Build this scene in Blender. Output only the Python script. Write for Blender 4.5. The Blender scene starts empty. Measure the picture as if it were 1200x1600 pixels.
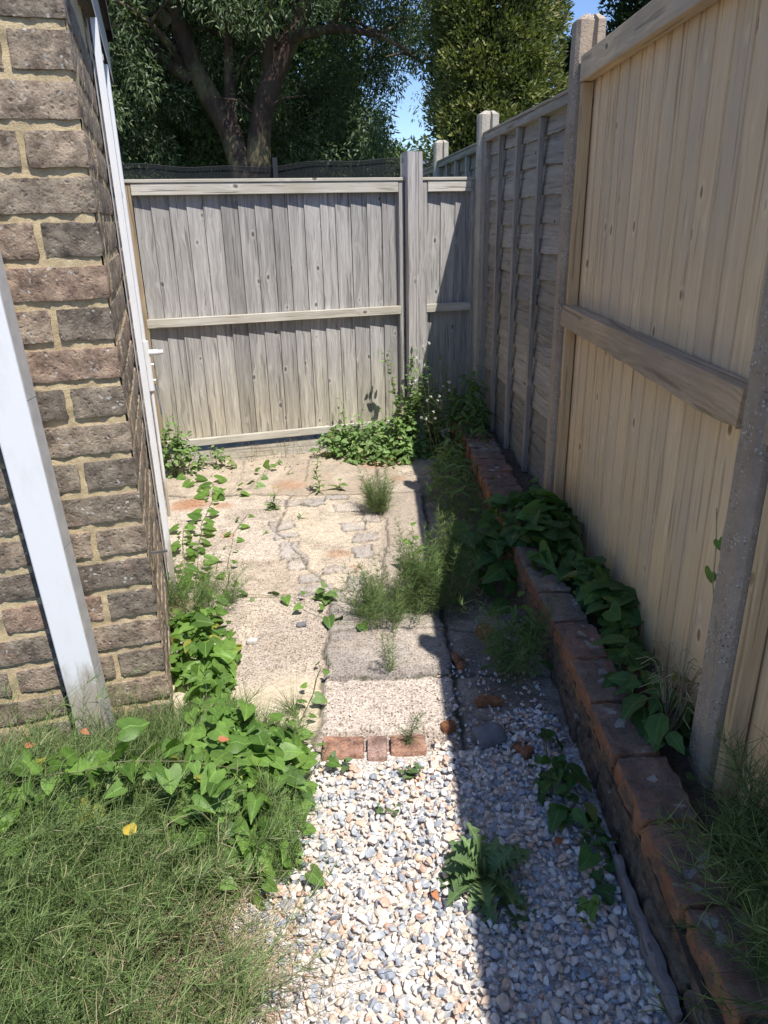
import bpy, math, random
import numpy as np
from mathutils import Matrix, Vector

# ------------------------------------------------------------------ camera, sky, sun, exposure
C = bpy.context.scene.collection
scn = bpy.context.scene
PITCH, ROLL, CAMH = math.radians(21.7), math.radians(1.3), 1.6
fw = Vector((0, math.cos(PITCH), -math.sin(PITCH))); r0 = Vector((1, 0, 0)); u0 = r0.cross(fw)
rt = r0*math.cos(ROLL) - u0*math.sin(ROLL); up = r0*math.sin(ROLL) + u0*math.cos(ROLL)
cam_d = bpy.data.cameras.new('camera'); cam = bpy.data.objects.new('camera', cam_d); C.objects.link(cam)
cam_d.sensor_fit = 'HORIZONTAL'; cam_d.sensor_width = 36; cam_d.lens = 36*1155/1200
cam_d.clip_start = 0.02; cam_d.clip_end = 2000
M = Matrix.Identity(4)
for i in range(3):
    M[i][0] = rt[i]; M[i][1] = up[i]; M[i][2] = -fw[i]
M[2][3] = CAMH
cam.matrix_world = M
scn.camera = cam

SUN_S = Vector((-0.298, 0.42, -1.0)).normalized()          # direction the light travels
world = bpy.data.worlds.new('World'); scn.world = world; world.use_nodes = True
wn = world.node_tree; wn.nodes.clear()
sky = wn.nodes.new('ShaderNodeTexSky'); sky.sky_type = 'NISHITA'; sky.sun_disc = False
sky.sun_elevation = math.asin(-SUN_S.z)
sky.sun_rotation = math.atan2(-SUN_S.x, -SUN_S.y)
sky.air_density = 1.0; sky.dust_density = 0.0; sky.ozone_density = 3.0; sky.altitude = 1500
bg = wn.nodes.new('ShaderNodeBackground'); bg.inputs[1].default_value = 0.138
wo = wn.nodes.new('ShaderNodeOutputWorld')
tint = wn.nodes.new('ShaderNodeMix'); tint.data_type = 'RGBA'; tint.blend_type = 'MULTIPLY'; tint.inputs[0].default_value = 1
tint.inputs[7].default_value = (.93, .97, 1.08, 1); wn.links.new(sky.outputs[0], tint.inputs[6]); wn.links.new(tint.outputs[2], bg.inputs[0]); wn.links.new(bg.outputs[0], wo.inputs[0])
sd = bpy.data.lights.new('sun', 'SUN'); sd.energy = 5.0; sd.angle = math.radians(0.5); sd.color = (1, 0.95, 0.88)
sun = bpy.data.objects.new('sun', sd); C.objects.link(sun)
sun.rotation_euler = SUN_S.to_track_quat('-Z', 'Y').to_euler(); sun.location = (3, -3, 8)
vs = scn.view_settings; vs.view_transform = 'Standard'; vs.look = 'None'; vs.gamma = 1; vs.use_curve_mapping = False
vs.exposure = 0.36

rng = np.random.default_rng(7)
PI = math.pi
def V3(*a): return np.array(a, float)

# ------------------------------------------------------------------ noise on arrays
def _h(ix, iy, iz, s):
    n = (ix.astype(np.int64)*374761393 + iy.astype(np.int64)*668265263 + iz.astype(np.int64)*2147483647 + s*974711) & 0xffffffff
    n = ((n ^ (n >> 13))*1274126177) & 0xffffffff
    return ((n ^ (n >> 16)) & 0xffff)/65535.0
def vnoise(P, f, s=0):
    Q = np.atleast_2d(P)*f; i = np.floor(Q); t = Q-i; t = t*t*(3-2*t); r = 0
    for a in (0, 1):
        for b in (0, 1):
            for c in (0, 1):
                w = (t[:, 0] if a else 1-t[:, 0])*(t[:, 1] if b else 1-t[:, 1])*(t[:, 2] if c else 1-t[:, 2])
                r = r + w*_h(i[:, 0]+a, i[:, 1]+b, i[:, 2]+c, s)
    return r*2-1
def fbm(P, f, s=0, o=3):
    r = 0; a = 1
    for k in range(o): r = r+a*vnoise(P, f*2**k, s+k*17); a *= .5
    return r

# ------------------------------------------------------------------ mesh collecting
class MB:
    def __init__(s): s.V = []; s.F = []; s.T = []; s.L = []; s.MI = []; s.n = 0; s.col = []
    def add(s, V, F, tone=None, loc=None, mi=0, col=None):
        V = np.asarray(V, float).reshape(-1, 3); F = np.asarray(F, int)
        if tone is None: tone = rng.random()
        s.V.append(V); s.F.append(F+s.n)
        s.T.append(np.broadcast_to(np.asarray(tone, float), (len(V),)))
        s.L.append(V*0 if loc is None else np.asarray(loc, float).reshape(-1, 3))
        s.col.append(V*0+.5 if col is None else np.broadcast_to(np.asarray(col, float), (len(V), 3)))
        s.MI.append(np.full(len(F), mi)); s.n += len(V); return s
    def box(s, lo, hi, tone=None, mi=0, R=None, at=None):
        x0, y0, z0 = lo; x1, y1, z1 = hi
        V = np.array([(x, y, z) for z in (z0, z1) for y in (y0, y1) for x in (x0, x1)], float)
        if R is not None: V = V@np.asarray(R).T
        if at is not None: V = V+np.asarray(at)
        return s.add(V, [(0, 2, 3, 1), (4, 5, 7, 6), (0, 1, 5, 4), (2, 6, 7, 3), (0, 4, 6, 2), (1, 3, 7, 5)], tone, mi=mi)
    def build(s, name, mats, parent=None, smooth=False, bevel=0):
        V = np.concatenate(s.V)
        if parent is not None:
            Mi = np.array(PM[parent.name].inverted()); V = V@Mi[:3, :3].T+Mi[:3, 3]
        me = bpy.data.meshes.new(name)
        me.vertices.add(len(V)); me.vertices.foreach_set('co', V.ravel())
        tot = np.concatenate([np.full(len(f), f.shape[1]) for f in s.F]); loops = np.concatenate([f.ravel() for f in s.F])
        me.loops.add(len(loops)); me.loops.foreach_set('vertex_index', loops.astype(np.int32))
        me.polygons.add(len(tot)); me.polygons.foreach_set('loop_start', (np.cumsum(tot)-tot).astype(np.int32))
        me.polygons.foreach_set('loop_total', tot.astype(np.int32))
        me.polygons.foreach_set('material_index', np.concatenate(s.MI).astype(np.int32))
        me.update(calc_edges=True)
        me.polygons.foreach_set('use_smooth', np.full(len(tot), smooth))
        a = me.attributes.new('tone', 'FLOAT', 'POINT'); a.data.foreach_set('value', np.concatenate(s.T).astype(np.float32))
        L = np.concatenate(s.L)
        if np.abs(L).max() > 0:
            a = me.attributes.new('loc', 'FLOAT_VECTOR', 'POINT'); a.data.foreach_set('vector', L.astype(np.float32).ravel())
        cc = np.concatenate(s.col)
        if np.abs(cc-.5).max() > 0:
            a = me.attributes.new('col', 'FLOAT_VECTOR', 'POINT'); a.data.foreach_set('vector', cc.astype(np.float32).ravel())
        me.validate()
        for m in (mats if isinstance(mats, (list, tuple)) else [mats]): me.materials.append(m)
        o = bpy.data.objects.new(name, me); C.objects.link(o)
        if parent is not None: o.parent = parent
        if bevel:
            b = o.modifiers.new('bevel', 'BEVEL'); b.width = bevel; b.segments = 2; b.limit_method = 'ANGLE'
        return o
PM = {}
def thing(name, label, cat, loc=(0, 0, 0), rz=0, group=None, dirx=None):
    o = bpy.data.objects.new(name, None); C.objects.link(o); o.empty_display_size = .1
    if dirx is not None: rz = math.atan2(dirx[1], dirx[0])
    o.location = loc; o.rotation_euler = (0, 0, rz)
    PM[o.name] = Matrix.Translation(Vector(loc)) @ Matrix.Rotation(rz, 4, 'Z')
    o['label'] = label; o['category'] = cat
    if group: o['group'] = group
    return o
def tag(o, label=None, cat=None, group=None, kind=None):
    for k, v in (('label', label), ('category', cat), ('group', group), ('kind', kind)):
        if v: o[k] = v
    return o
def loc2w(parent, V):
    Mx = np.array(PM[parent.name]); return np.asarray(V)@Mx[:3, :3].T+Mx[:3, 3]
class LMB(MB):                                    # collects in the parent's own axes
    def build(s, name, mats, parent, **k):
        s.V = [loc2w(parent, v) for v in s.V]; return MB.build(s, name, mats, parent, **k)

def tubes(P, R, ns=3):
    """P (n,k,3) centre lines, R (n,k) radii -> verts, quads"""
    P = np.asarray(P, float); R = np.asarray(R, float); n, k = P.shape[:2]
    T = np.gradient(P, axis=1); T /= np.linalg.norm(T, axis=2, keepdims=True)+1e-9
    ref = np.where(np.abs(T[:, :1, 2:3]) > .9, V3(1, 0, 0), V3(0, 0, 1)); ref = np.broadcast_to(ref, T.shape)
    A = np.cross(T, ref); A /= np.linalg.norm(A, axis=2, keepdims=True)+1e-9; B = np.cross(T, A)
    an = np.arange(ns)*2*PI/ns
    V = P[:, :, None]+R[:, :, None, None]*(A[:, :, None]*np.cos(an)[:, None]+B[:, :, None]*np.sin(an)[:, None])
    idx = np.arange(n*k*ns).reshape(n, k, ns)
    a = idx[:, :-1]; b = idx[:, 1:]
    F = np.stack([a, np.roll(a, -1, 2), np.roll(b, -1, 2), b], -1).reshape(-1, 4)
    return V.reshape(-1, 3), F
def basis(D, N):
    D = D/(np.linalg.norm(D, axis=1, keepdims=True)+1e-9); X = np.cross(D, N); X /= np.linalg.norm(X, axis=1, keepdims=True)+1e-9
    return np.stack([X, D, np.cross(X, D)], 2)
def scatter(mb, proto, P, R, S, tone, mi=0):
    pv, pf = proto; n = len(P)
    S = np.asarray(S, float).reshape(n, -1)
    V = np.einsum('nij,nkj->nki', R, pv[None]*S[:, None, :])+P[:, None]
    F = (pf[None]+(np.arange(n)*len(pv))[:, None, None]).reshape(-1, pf.shape[1])
    mb.add(V.reshape(-1, 3), F, np.repeat(np.broadcast_to(tone, (n,)), len(pv)), np.tile(pv, (n, 1)), mi)
def rdir(n): v = rng.normal(size=(n, 3)); return v/np.linalg.norm(v, axis=1, keepdims=True)

# ------------------------------------------------------------------ materials
class NT:
    def __init__(s, name, rough=.8):
        s.m = bpy.data.materials.new(name); s.m.use_nodes = True; s.t = s.m.node_tree; s.t.nodes.clear()
        s.out = s.t.nodes.new('ShaderNodeOutputMaterial'); s.b = s.n('BsdfPrincipled', Roughness=rough)
        s.t.links.new(s.b.outputs[0], s.out.inputs[0]); s.tc = s.n('TexCoord')
    def n(s, ty, **k):
        nd = s.t.nodes.new('ShaderNode'+ty)
        for key, v in k.items():
            if key[0] == '_': setattr(nd, key[1:], v); continue
            i = nd.inputs[int(key[1:])] if key[0] == 'i' and key[1:].isdigit() else nd.inputs[key]
            s.put(i, v)
        return nd
    def put(s, i, v):
        if isinstance(v, bpy.types.Node): v = v.outputs[0]
        if isinstance(v, bpy.types.NodeSocket): s.t.links.new(v, i)
        elif isinstance(v, (tuple, list)) and i.type == 'RGBA' and len(v) == 3: i.default_value = (*v, 1)
        else: i.default_value = v
    def obj(s): return s.tc.outputs['Object']
    def map(s, vec, sc=(1, 1, 1), lo=(0, 0, 0)): return s.n('Mapping', Vector=vec, Scale=sc, Location=lo).outputs[0]
    def noise(s, vec, sc=5, det=4, rough=.6, dist=0):
        return s.n('TexNoise', Vector=vec, Scale=sc, Detail=det, Roughness=rough, Distortion=dist).outputs[0]
    def vor(s, vec, sc=5, feat='F1', rnd=1): return s.n('TexVoronoi', _feature=feat, Vector=vec, Scale=sc, Randomness=rnd)
    def ramp(s, f, *st):
        r = s.n('ValToRGB', Fac=f); e = r.color_ramp.elements
        while len(e) < len(st): e.new(.5)
        for q, (p, c) in zip(e, st): q.position = p; q.color = (*c, 1) if isinstance(c, (tuple, list)) else (c, c, c, 1)
        return r.outputs[0]
    def mix(s, f, a, b, mode='MIX'):
        x = s.n('Mix', _data_type='RGBA', _blend_type=mode); s.put(x.inputs[0], f); s.put(x.inputs[6], a); s.put(x.inputs[7], b); return x.outputs[2]
    def math(s, op, a, b=0., c=0.):
        x = s.n('Math', _operation=op); s.put(x.inputs[0], a); s.put(x.inputs[1], b); s.put(x.inputs[2], c); return x.outputs[0]
    def vm(s, op, a, b):
        x = s.n('VectorMath', _operation=op); s.put(x.inputs[0], a); s.put(x.inputs[1], b); return x.outputs[0]
    def attr(s, name, o='Fac'): return s.n('Attribute', _attribute_name=name).outputs[o]
    def bump(s, h, st=.5, d=.01): s.put(s.b.inputs['Normal'], s.n('Bump', Strength=st, Distance=d, Height=h))
    def col(s, c): s.put(s.b.inputs['Base Color'], c)

def wood(name, c_lo, c_hi, c_knot, axis='z', stain=None, knots=1., grain=1., rough=.85, tv=(.70, 1.22), bump=.5, stainbias=0., low=None, kf=8.5, lowz=(.5, 1.3)):
    t = NT(name, rough); tone = t.attr('tone')
    off = t.n('CombineXYZ', X=t.math('MULTIPLY', tone, 37.), Y=t.math('MULTIPLY', tone, 11.), Z=t.math('MULTIPLY', tone, 23.))
    p = t.vm('ADD', t.obj(), off)
    ls = {'z': (1, 1, .045), 'x': (.045, 1, 1), 'y': (1, .045, 1)}[axis]
    ks = {'z': (1, .3, .62), 'x': (.62, .3, 1), 'y': (1, .62, .3)}[axis]
    kv = t.vor(t.map(t.vm('ADD', p, t.map(t.n('TexNoise', Vector=p, Scale=14.).outputs['Color'], (.02, .02, .02))), ks), kf); kd = kv.outputs['Distance']
    knot = t.ramp(kd, (.0, 1.), (.075, .8), (.10, .25), (.125, 0.)); halo = t.ramp(kd, (.0, 1.), (.45, 0.))
    warp = t.n('VectorMath', _operation='SCALE'); t.put(warp.inputs[0], (.022, .0, .022)); t.put(warp.inputs['Scale'], halo)
    g = t.map(t.vm('ADD', p, warp.outputs[0]), ls)
    n1 = t.noise(g, 42*grain, 5, .68, .3); n2 = t.noise(g, 190*grain, 3, .6); big = t.noise(p, 2.2, 3)
    f = t.math('ADD', t.math('MULTIPLY', n1, .65), t.math('MULTIPLY', n2, .35))
    col = t.ramp(f, (.30, c_lo), (.5, tuple(.45*a+.55*b for a, b in zip(c_lo, c_hi))), (.66, c_hi))
    tv = t.ramp(tone, (0., tv[0]), (.5, (1., 1., 1.)), (1., tv[1]))
    col = t.mix(1., col, tv, 'MULTIPLY')
    if stain: col = t.mix(t.ramp(t.math('ADD', big, stainbias), (.42, 0.), (.7, .75)), col, stain)
    if low: col = t.mix(t.ramp(t.math('ADD', t.n('SeparateXYZ', i0=t.obj()).outputs[2], t.math('MULTIPLY', big, .5)), (lowz[0], .85), (lowz[1], 0.)), col, t.mix(1., col, low, 'MULTIPLY'))
    ring = t.ramp(kd, (.09, 0.), (.12, .5), (.2, 0.)); col = t.mix(t.math('MULTIPLY', ring, .8*knots), col, tuple(min(1, x*1.15) for x in c_hi))
    col = t.mix(t.math('MULTIPLY', knot, .9*knots), col, c_knot)
    crack = t.ramp(t.noise(t.map(p, ls), 60*grain, 2, .4), (.33, 1.), (.37, 0.))
    col = t.mix(t.math('MULTIPLY', crack, .45), col, tuple(a*.35 for a in c_lo))
    t.col(col); t.bump(t.math('SUBTRACT', f, t.math('MULTIPLY', crack, .6)), bump, .004)
    return t.m
GLO, GHI, GKN = (.15, .135, .12), (.43, .40, .365), (.07, .055, .045)
W_gv = wood('grey_wood_boards', (.17, .162, .152), (.53, .51, .485), GKN, 'z', low=(1.22, 1.14, .93), kf=9.5, bump=.9, tv=(.72, 1.12))
W_gh = wood('grey_wood_rail', (.32, .30, .25), (.64, .61, .54), GKN, 'x', stain=(.4, .36, .27))
W_post = wood('grey_wood_post', (.22, .20, .195), (.56, .53, .50), GKN, 'z', knots=.6)
W_lap = wood('dark_grey_wood_laps', (.135, .12, .105), (.41, .375, .335), (.05, .04, .035), 'x', stain=(.33, .30, .22))
W_lapv = wood('dark_grey_wood_batten', (.23, .20, .17), (.52, .47, .41), (.06, .05, .045), 'z')
W_nv = wood('new_pine_boards', (.68, .48, .28), (.92, .71, .45), (.22, .10, .05), 'z', stain=(.66, .52, .38), knots=1., grain=.9, low=(1.02, .93, .72), kf=8., lowz=(.3, 2.1), bump=.3, tv=(.88, 1.06))
W_nr = wood('rough_sawn_rail', (.30, .20, .11), (.74, .54, .34), (.10, .05, .025), 'x', stain=(.34, .27, .21), grain=.55, bump=1., kf=5.)
W_nh = wood('new_pine_rail', (.44, .31, .18), (.80, .62, .40), (.12, .06, .03), 'x', stain=(.40, .33, .27), grain=.8, bump=.9)
W_nb = wood('new_pine_batten', (.46, .31, .16), (.66, .49, .29), (.16, .08, .03), 'z', knots=.7)

def brickmat(name, a, b, c, lich=(.62, .60, .55), edge=(.34, .15, .08), lichamt=.5, pit=1.):
    t = NT(name, .95); tone = t.attr('tone'); p = t.obj()
    off = t.n('CombineXYZ', X=t.math('MULTIPLY', tone, 9.), Y=0., Z=t.math('MULTIPLY', tone, 5.))
    q = t.vm('ADD', p, off)
    base = t.ramp(tone, (.0, a), (.45, b), (.8, c), (1., edge))
    n1 = t.noise(q, 22, 6, .7); n2 = t.noise(q, 170, 6, .8)
    col = t.mix(t.ramp(n1, (.36, 0.), (.62, 1.)), t.mix(1., base, (.42, .40, .38), 'MULTIPLY'), t.mix(1., base, (1.25, 1.27, 1.2), 'MULTIPLY'))
    col = t.mix(t.ramp(n2, (.32, .75), (.48, 0.)), col, (.035, .028, .024))
    col = t.mix(t.ramp(t.noise(q, 9, 3), (.58, 0.), (.72, .6)), col, edge)
    lv = t.vor(t.vm('ADD', q, t.map(t.n('TexNoise', Vector=q, Scale=70.).outputs['Color'], (.02, .02, .02))), 48)
    sp = t.math('MULTIPLY', t.ramp(lv.outputs['Distance'], (.16, 1.), (.26, 0.)), t.ramp(t.noise(q, 17, 3), (.50, 0.), (.58, 1.)))
    col = t.mix(t.math('MULTIPLY', sp, lichamt), col, lich)
    t.col(col)
    h = t.math('ADD', t.math('MULTIPLY', n1, .8), t.math('MULTIPLY', n2, .7))
    pits = t.ramp(t.vor(t.vm('ADD', q, t.map(t.n('TexNoise', Vector=q, Scale=40.).outputs['Color'], (.02, .02, .02))), 62).outputs['Distance'], (.1, 0.), (.4, 1.)); pm_ = t.ramp(pits, (0., .75), (.45, 0.)); pm_ = t.math('MULTIPLY', pm_, t.ramp(t.noise(q, 25, 2), (.45, 0.), (.6, 1.))); col = t.mix(pm_, col, (.05, .04, .035)); t.col(col)
    t.bump(t.math('ADD', h, t.math('MULTIPLY', pits, .25*pit)), 1., .011)
    return t.m
M_brick = brickmat('weathered_brown_brick', (.27, .22, .18), (.42, .34, .265), (.48, .37, .285), edge=(.44, .28, .21), lichamt=.95, pit=1.3)
M_edge = brickmat('orange_edging_brick', (.16, .09, .07), (.42, .18, .085), (.48, .22, .11), edge=(.50, .24, .12), lichamt=.8)
M_redb = brickmat('red_paving_brick', (.46, .27, .22), (.50, .27, .19), (.56, .36, .31), edge=(.55, .35, .30), lichamt=.3)
t = NT('sandy_mortar', .95); n1 = t.noise(t.obj(), 30, 5, .7); n2 = t.noise(t.obj(), 260, 4, .8)
t.col(t.mix(t.ramp(n2, (.35, .6), (.5, 0.)), t.ramp(n1, (.3, (.56, .43, .24)), (.7, (.78, .64, .40))), (.30, .22, .12)))
t.bump(t.math('ADD', n1, n2), .9, .006); M_mortar = t.m
t = NT('mossy_mortar', .95); n1 = t.noise(t.obj(), 26, 5, .7); n2 = t.noise(t.obj(), 200, 4, .8)
t.col(t.mix(t.ramp(t.noise(t.obj(), 9, 4, .7), (.42, 0.), (.58, 1.)), t.ramp(n1, (.3, (.16, .13, .10)), (.7, (.34, .30, .25))), (.09, .085, .035)))
t.bump(t.math('ADD', n1, n2), 1., .008); M_mossmortar = t.m

def concrete(name, c, c2, agg=1.):
    t = NT(name, .9); p = t.obj(); v = t.vor(p, 120); d = v.outputs['Distance']
    base = t.ramp(t.noise(p, 6, 5, .65), (.3, c), (.7, c2))
    ac = t.ramp(t.n('SeparateColor', i0=v.outputs['Color']), (.0, (.12, .09, .07)), (.35, (.30, .25, .20)), (.7, (.52, .47, .40)), (1., (.75, .72, .66)))
    m = t.math('MULTIPLY', t.ramp(d, (.30, 1.), (.42, 0.)), t.math('MULTIPLY', agg, t.ramp(t.noise(p, 14, 3), (.42, .15), (.6, 1.))))
    t.col(t.mix(m, base, ac)); t.bump(t.math('ADD', t.math('MULTIPLY', m, .6), t.noise(p, 90, 4, .7)), .8, .004); return t.m
M_conc = concrete('aggregate_concrete_post', (.30, .235, .175), (.46, .37, .28), 1.)
M_concpale = concrete('pale_concrete_post', (.34, .31, .26), (.54, .49, .40), .5)

def plain(name, c, rough=.5, var=.12, sc=8, spec=.5, bump=0.):
    t = NT(name, rough); n = t.noise(t.obj(), sc, 4)
    t.col(t.ramp(n, (.3, tuple(x*(1-var) for x in c)), (.7, c))); t.b.inputs['Specular IOR Level'].default_value = spec
    if bump: t.bump(t.noise(t.obj(), sc*12, 3), bump, .002)
    return t.m
t = NT('white_plastic', .35); p = t.obj(); dirt = t.noise(t.map(p, (1, 1, .25)), 14, 5, .7); spk = t.vor(p, 70).outputs['Distance']
t.col(t.mix(t.ramp(spk, (.04, .5), (.06, 0.)), t.mix(t.ramp(dirt, (.5, 0.), (.75, .5)), (.80, .81, .83), (.62, .62, .58)), (.2, .19, .17))); z_ = t.n('SeparateXYZ', i0=p).outputs[2]; dz = t.ramp(t.math('ADD', z_, t.math('MULTIPLY', dirt, -.5)), (-.25, .75), (.12, 0.)); cc_ = t.b.inputs['Base Color'].links[0].from_socket; t.col(t.mix(dz, cc_, (.33, .27, .19))); t.bump(dirt, .15, .002); M_pvc = t.m
M_pvcgrey = plain('grey_plastic_edge', (.50, .50, .50), .5, .25, 20)
M_black = plain('matt_black', (.02, .02, .025), .7)
M_metal = plain('dull_metal', (.28, .26, .25), .45, .4, 60); M_metal.node_tree.nodes['Principled BSDF'].inputs['Metallic'].default_value = .6
M_fascia = wood('painted_fascia', (.30, .29, .26), (.50, .48, .43), (.2, .18, .15), 'y', knots=.2, bump=.3)
M_roof = plain('dark_roof_edge', (.07, .065, .065), .8, .5, 14, bump=.5)
M_blue = plain('blue_cord', (.08, .18, .42), .6)

def leafmat(name, dark, lite, dry=None, trans=.3, rough=.5, vein=0.):
    t = NT(name, rough); tone = t.attr('tone')
    c = t.ramp(tone, (0., dark), (.85 if dry else 1., lite), *([(.93, lite), (1., dry)] if dry else []))
    c = t.mix(t.ramp(t.noise(t.obj(), 40, 3), (.35, .35), (.6, 0.)), c, tuple(x*.55 for x in dark))
    if vein:
        lx = t.n('SeparateXYZ', i0=t.attr('loc', 'Vector'))
        ax = t.math('ABSOLUTE', lx.outputs[0])
        v1 = t.ramp(ax, (.0, 1.), (.035, 0.))
        w = t.math('FRACT', t.math('MULTIPLY', t.math('SUBTRACT', lx.outputs[1], t.math('MULTIPLY', ax, .9)), 6.))
        v2 = t.ramp(w, (.0, .6), (.14, 0.))
        c = t.mix(t.math('MULTIPLY', t.math('MAXIMUM', v1, v2), vein), c, tuple(min(1, x*1.9+.02) for x in lite))
        t.bump(t.math('SUBTRACT', 1., t.math('MAXIMUM', v1, v2)), .4, .002)
    t.col(c); t.b.inputs['Specular IOR Level'].default_value = .35
    tr = t.n('BsdfTranslucent', Color=t.mix(1., c, (1.3, 1.5, .6), 'MULTIPLY')); ms = t.n('MixShader', i0=trans)
    t.put(ms.inputs[1], t.b.outputs[0]); t.put(ms.inputs[2], tr.outputs[0]); t.t.links.new(ms.outputs[0], t.out.inputs[0])
    return t.m
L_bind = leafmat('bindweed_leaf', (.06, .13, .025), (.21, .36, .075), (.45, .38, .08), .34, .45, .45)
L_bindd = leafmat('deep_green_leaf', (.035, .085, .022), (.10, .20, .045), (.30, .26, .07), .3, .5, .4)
L_weed = leafmat('weed_leaf', (.08, .14, .04), (.26, .40, .13), (.42, .36, .2), .3, .55, .3)
L_lett = leafmat('lobed_leaf', (.07, .125, .05), (.17, .26, .10), None, .2, .5, .25)
L_horse = leafmat('horsetail_green', (.06, .11, .028), (.28, .39, .13), (.54, .46, .28), .22, .6)
L_dry = leafmat('dry_stalk', (.22, .17, .09), (.48, .40, .26), None, .1, .7)
L_stem = leafmat('stem_green', (.09, .13, .05), (.20, .16, .08), None, .05, .6)
L_euc = leafmat('drooping_tree_leaf', (.04, .068, .028), (.22, .28, .13), None, .25, .5)
L_con = leafmat('conifer_leaf', (.06, .08, .018), (.29, .31, .10), (.46, .41, .17), .2, .6)
L_con2 = leafmat('dark_conifer_leaf', (.03, .055, .02), (.09, .13, .045), None, .15, .6)
L_bush = leafmat('bush_leaf', (.04, .075, .025), (.13, .19, .07), None, .2, .55)
L_white = plain('white_seed_fluff', (.75, .73, .68), .9)
t = NT('peeling_bark', .85); p = t.obj()
nb = t.noise(t.map(p, (1, 1, .18)), 5, 6, .7); t.col(t.mix(t.ramp(t.noise(p, 2.2, 3), (.5, 0.), (.62, .8)), t.ramp(nb, (.3, (.035, .022, .016)), (.6, (.10, .060, .042))), (.20, .16, .085)))
t.bump(nb, 1., .05); M_bark = t.m

# ------------------------------------------------------------------ ground, path, bed
D2 = V3(.959, .283, 0); D2 /= np.linalg.norm(D2)
D1 = V3(-.274, .9616, 0); D1 /= np.linalg.norm(D1)
CORN = V3(-.729, 2.09, 0); N1 = V3(D1[1], -D1[0], 0); N2 = V3(D2[1], -D2[0], 0)

t = NT('garden_soil_and_turf', 1.); p = t.obj(); n = t.noise(p, 3, 6, .7); f = t.noise(p, 40, 4, .7)
soil = t.ramp(f, (.3, (.05, .038, .026)), (.7, (.15, .115, .08)))
turf = t.ramp(f, (.3, (.05, .08, .02)), (.7, (.12, .16, .05)))
yy = t.n('SeparateXYZ', i0=p).outputs[1]
t.col(t.mix(t.ramp(t.math('MULTIPLY', yy, .1), (.6, 0.), (.62, 1.)), soil, turf)); t.bump(t.math('ADD', n, f), .8, .02); M_soil = t.m
mb = MB(); S = 900; mb.add([(-S, -S, -.035), (S, -S, -.035), (S, S, -.035), (-S, S, -.035)], [(0, 1, 2, 3)])
tag(mb.build('ground', M_soil), kind='structure')

def grid(x0, x1, y0, y1, st):
    xs = np.arange(x0, x1+st*.5, st); ys = np.arange(y0, y1+st*.5, st); X, Y = np.meshgrid(xs, ys); nx, ny = len(xs), len(ys)
    i = np.arange(nx*ny).reshape(ny, nx); F = np.stack([i[:-1, :-1], i[:-1, 1:], i[1:, 1:], i[1:, :-1]], -1).reshape(-1, 4)
    return X.ravel(), Y.ravel(), F
def sst(a, b, x): q = np.clip((x-a)/(b-a), 0, 1); return q*q*(3-2*q)

# patchwork path: one sheet, slab heights, seams and the colour of each patch in attributes
X, Y, F = grid(-1.75, .66, 1.55, 5.75, .0095)
P = np.stack([X, Y, 0*X], 1)
wx = X+.012*fbm(P, 9, 1)+.006*vnoise(P, 40, 2); wy = Y+.014*fbm(P, 8, 5)+.006*vnoise(P, 42, 6)
col = np.zeros((len(X), 3)); agg = np.full(len(X), .6); hgt = np.zeros(len(X)); seam = np.zeros(len(X))
buff = V3(.56, .49, .38); col[:] = buff
def patch(mask, c, a, h=0.):
    col[mask] = c; agg[mask] = a; hgt[mask] = h
def sm(d, w=.008): global seam; seam = np.maximum(seam, np.exp(-(d/w)**2))
rustn = fbm(P, 5, 30)
patch((wy > 4.35), (.50, .43, .32), .45, .006)
patch((wy > 4.35) & (wx > -.72) & (wx < .1), (.44, .36, .26), .3, -.002)
ls = wx < -.24-.28*np.clip((wy-3.02)/.6, 0, 1.25)
patch(ls & (wy < 4.3), (.58, .52, .42), .75, .002)
patch(ls & (wy < 3.42) & (wy > 3.02), (.50, .43, .33), .75, -.003)
patch(ls & (wy < 3.02), (.48, .42, .34), .95, .0)
k = ls*sst(2.46, 2.30, wy+.10*fbm(P, 5, 91)+.06*np.sin(wx*9))*.85; col = col*(1-k[:, None])+V3(.64, .54, .37)*k[:, None]; agg = agg*(1-k)+.12*k                 # smooth yellow screed
mid = (~ls) & (wx < -.02) & (wy > 3.02) & (wy < 4.35)
patch(mid, (.60, .52, .39), .65, -.002)
for bx, by, bw, bl, ro in [(-.50, 3.52, .10, .15, .25), (-.44, 3.36, .09, .09, .2), (-.37, 3.20, .10, .10, .1), (-.58, 3.86, .11, .12, .3), (-.54, 3.72, .1, .08, .2),
                           (-.50, 4.22, .24, .09, 0), (-.22, 4.12, .13, .12, .1), (-.08, 3.96, .08, .14, 0), (-.17, 3.83, .12, .1, .1), (-.29, 4.28, .12, .06, 0),
                           (-.12, 3.48, .09, .13, .1), (-.10, 3.66, .10, .08, 0), (-.22, 3.28, .14, .05, 0), (-.32, 3.06, .14, .09, .1), (-.13, 3.14, .10, .12, .1), (-.66, 4.25, .1, .06, 0)]:
    c_, s_ = math.cos(ro), math.sin(ro); ux = (wx-bx)*c_+(wy-by)*s_; uy = -(wx-bx)*s_+(wy-by)*c_
    g = .38+.10*rng.random(); bw *= 1.18; bl *= 1.18; ux += .010*fbm(P, 16, 55); uy += .010*fbm(P, 16, 56); m = (np.abs(ux) < bw/2) & (np.abs(uy) < bl/2); patch(m, (g*1.08, g*1.0, g*.88), .6, .005)
    dd = np.maximum(np.abs(ux)-bw/2, np.abs(uy)-bl/2); sm(np.abs(dd), .004)
rs = (wx > -.02) & (wy > 3.02) & (wy < 4.6); patch(rs, (.42, .36, .28), .5, .002)
gs = (~ls) & (wx > -.24) & (wy < 3.05) & (wy > 2.35); patch(gs, (.33, .30, .26), .8, .010)
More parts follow.
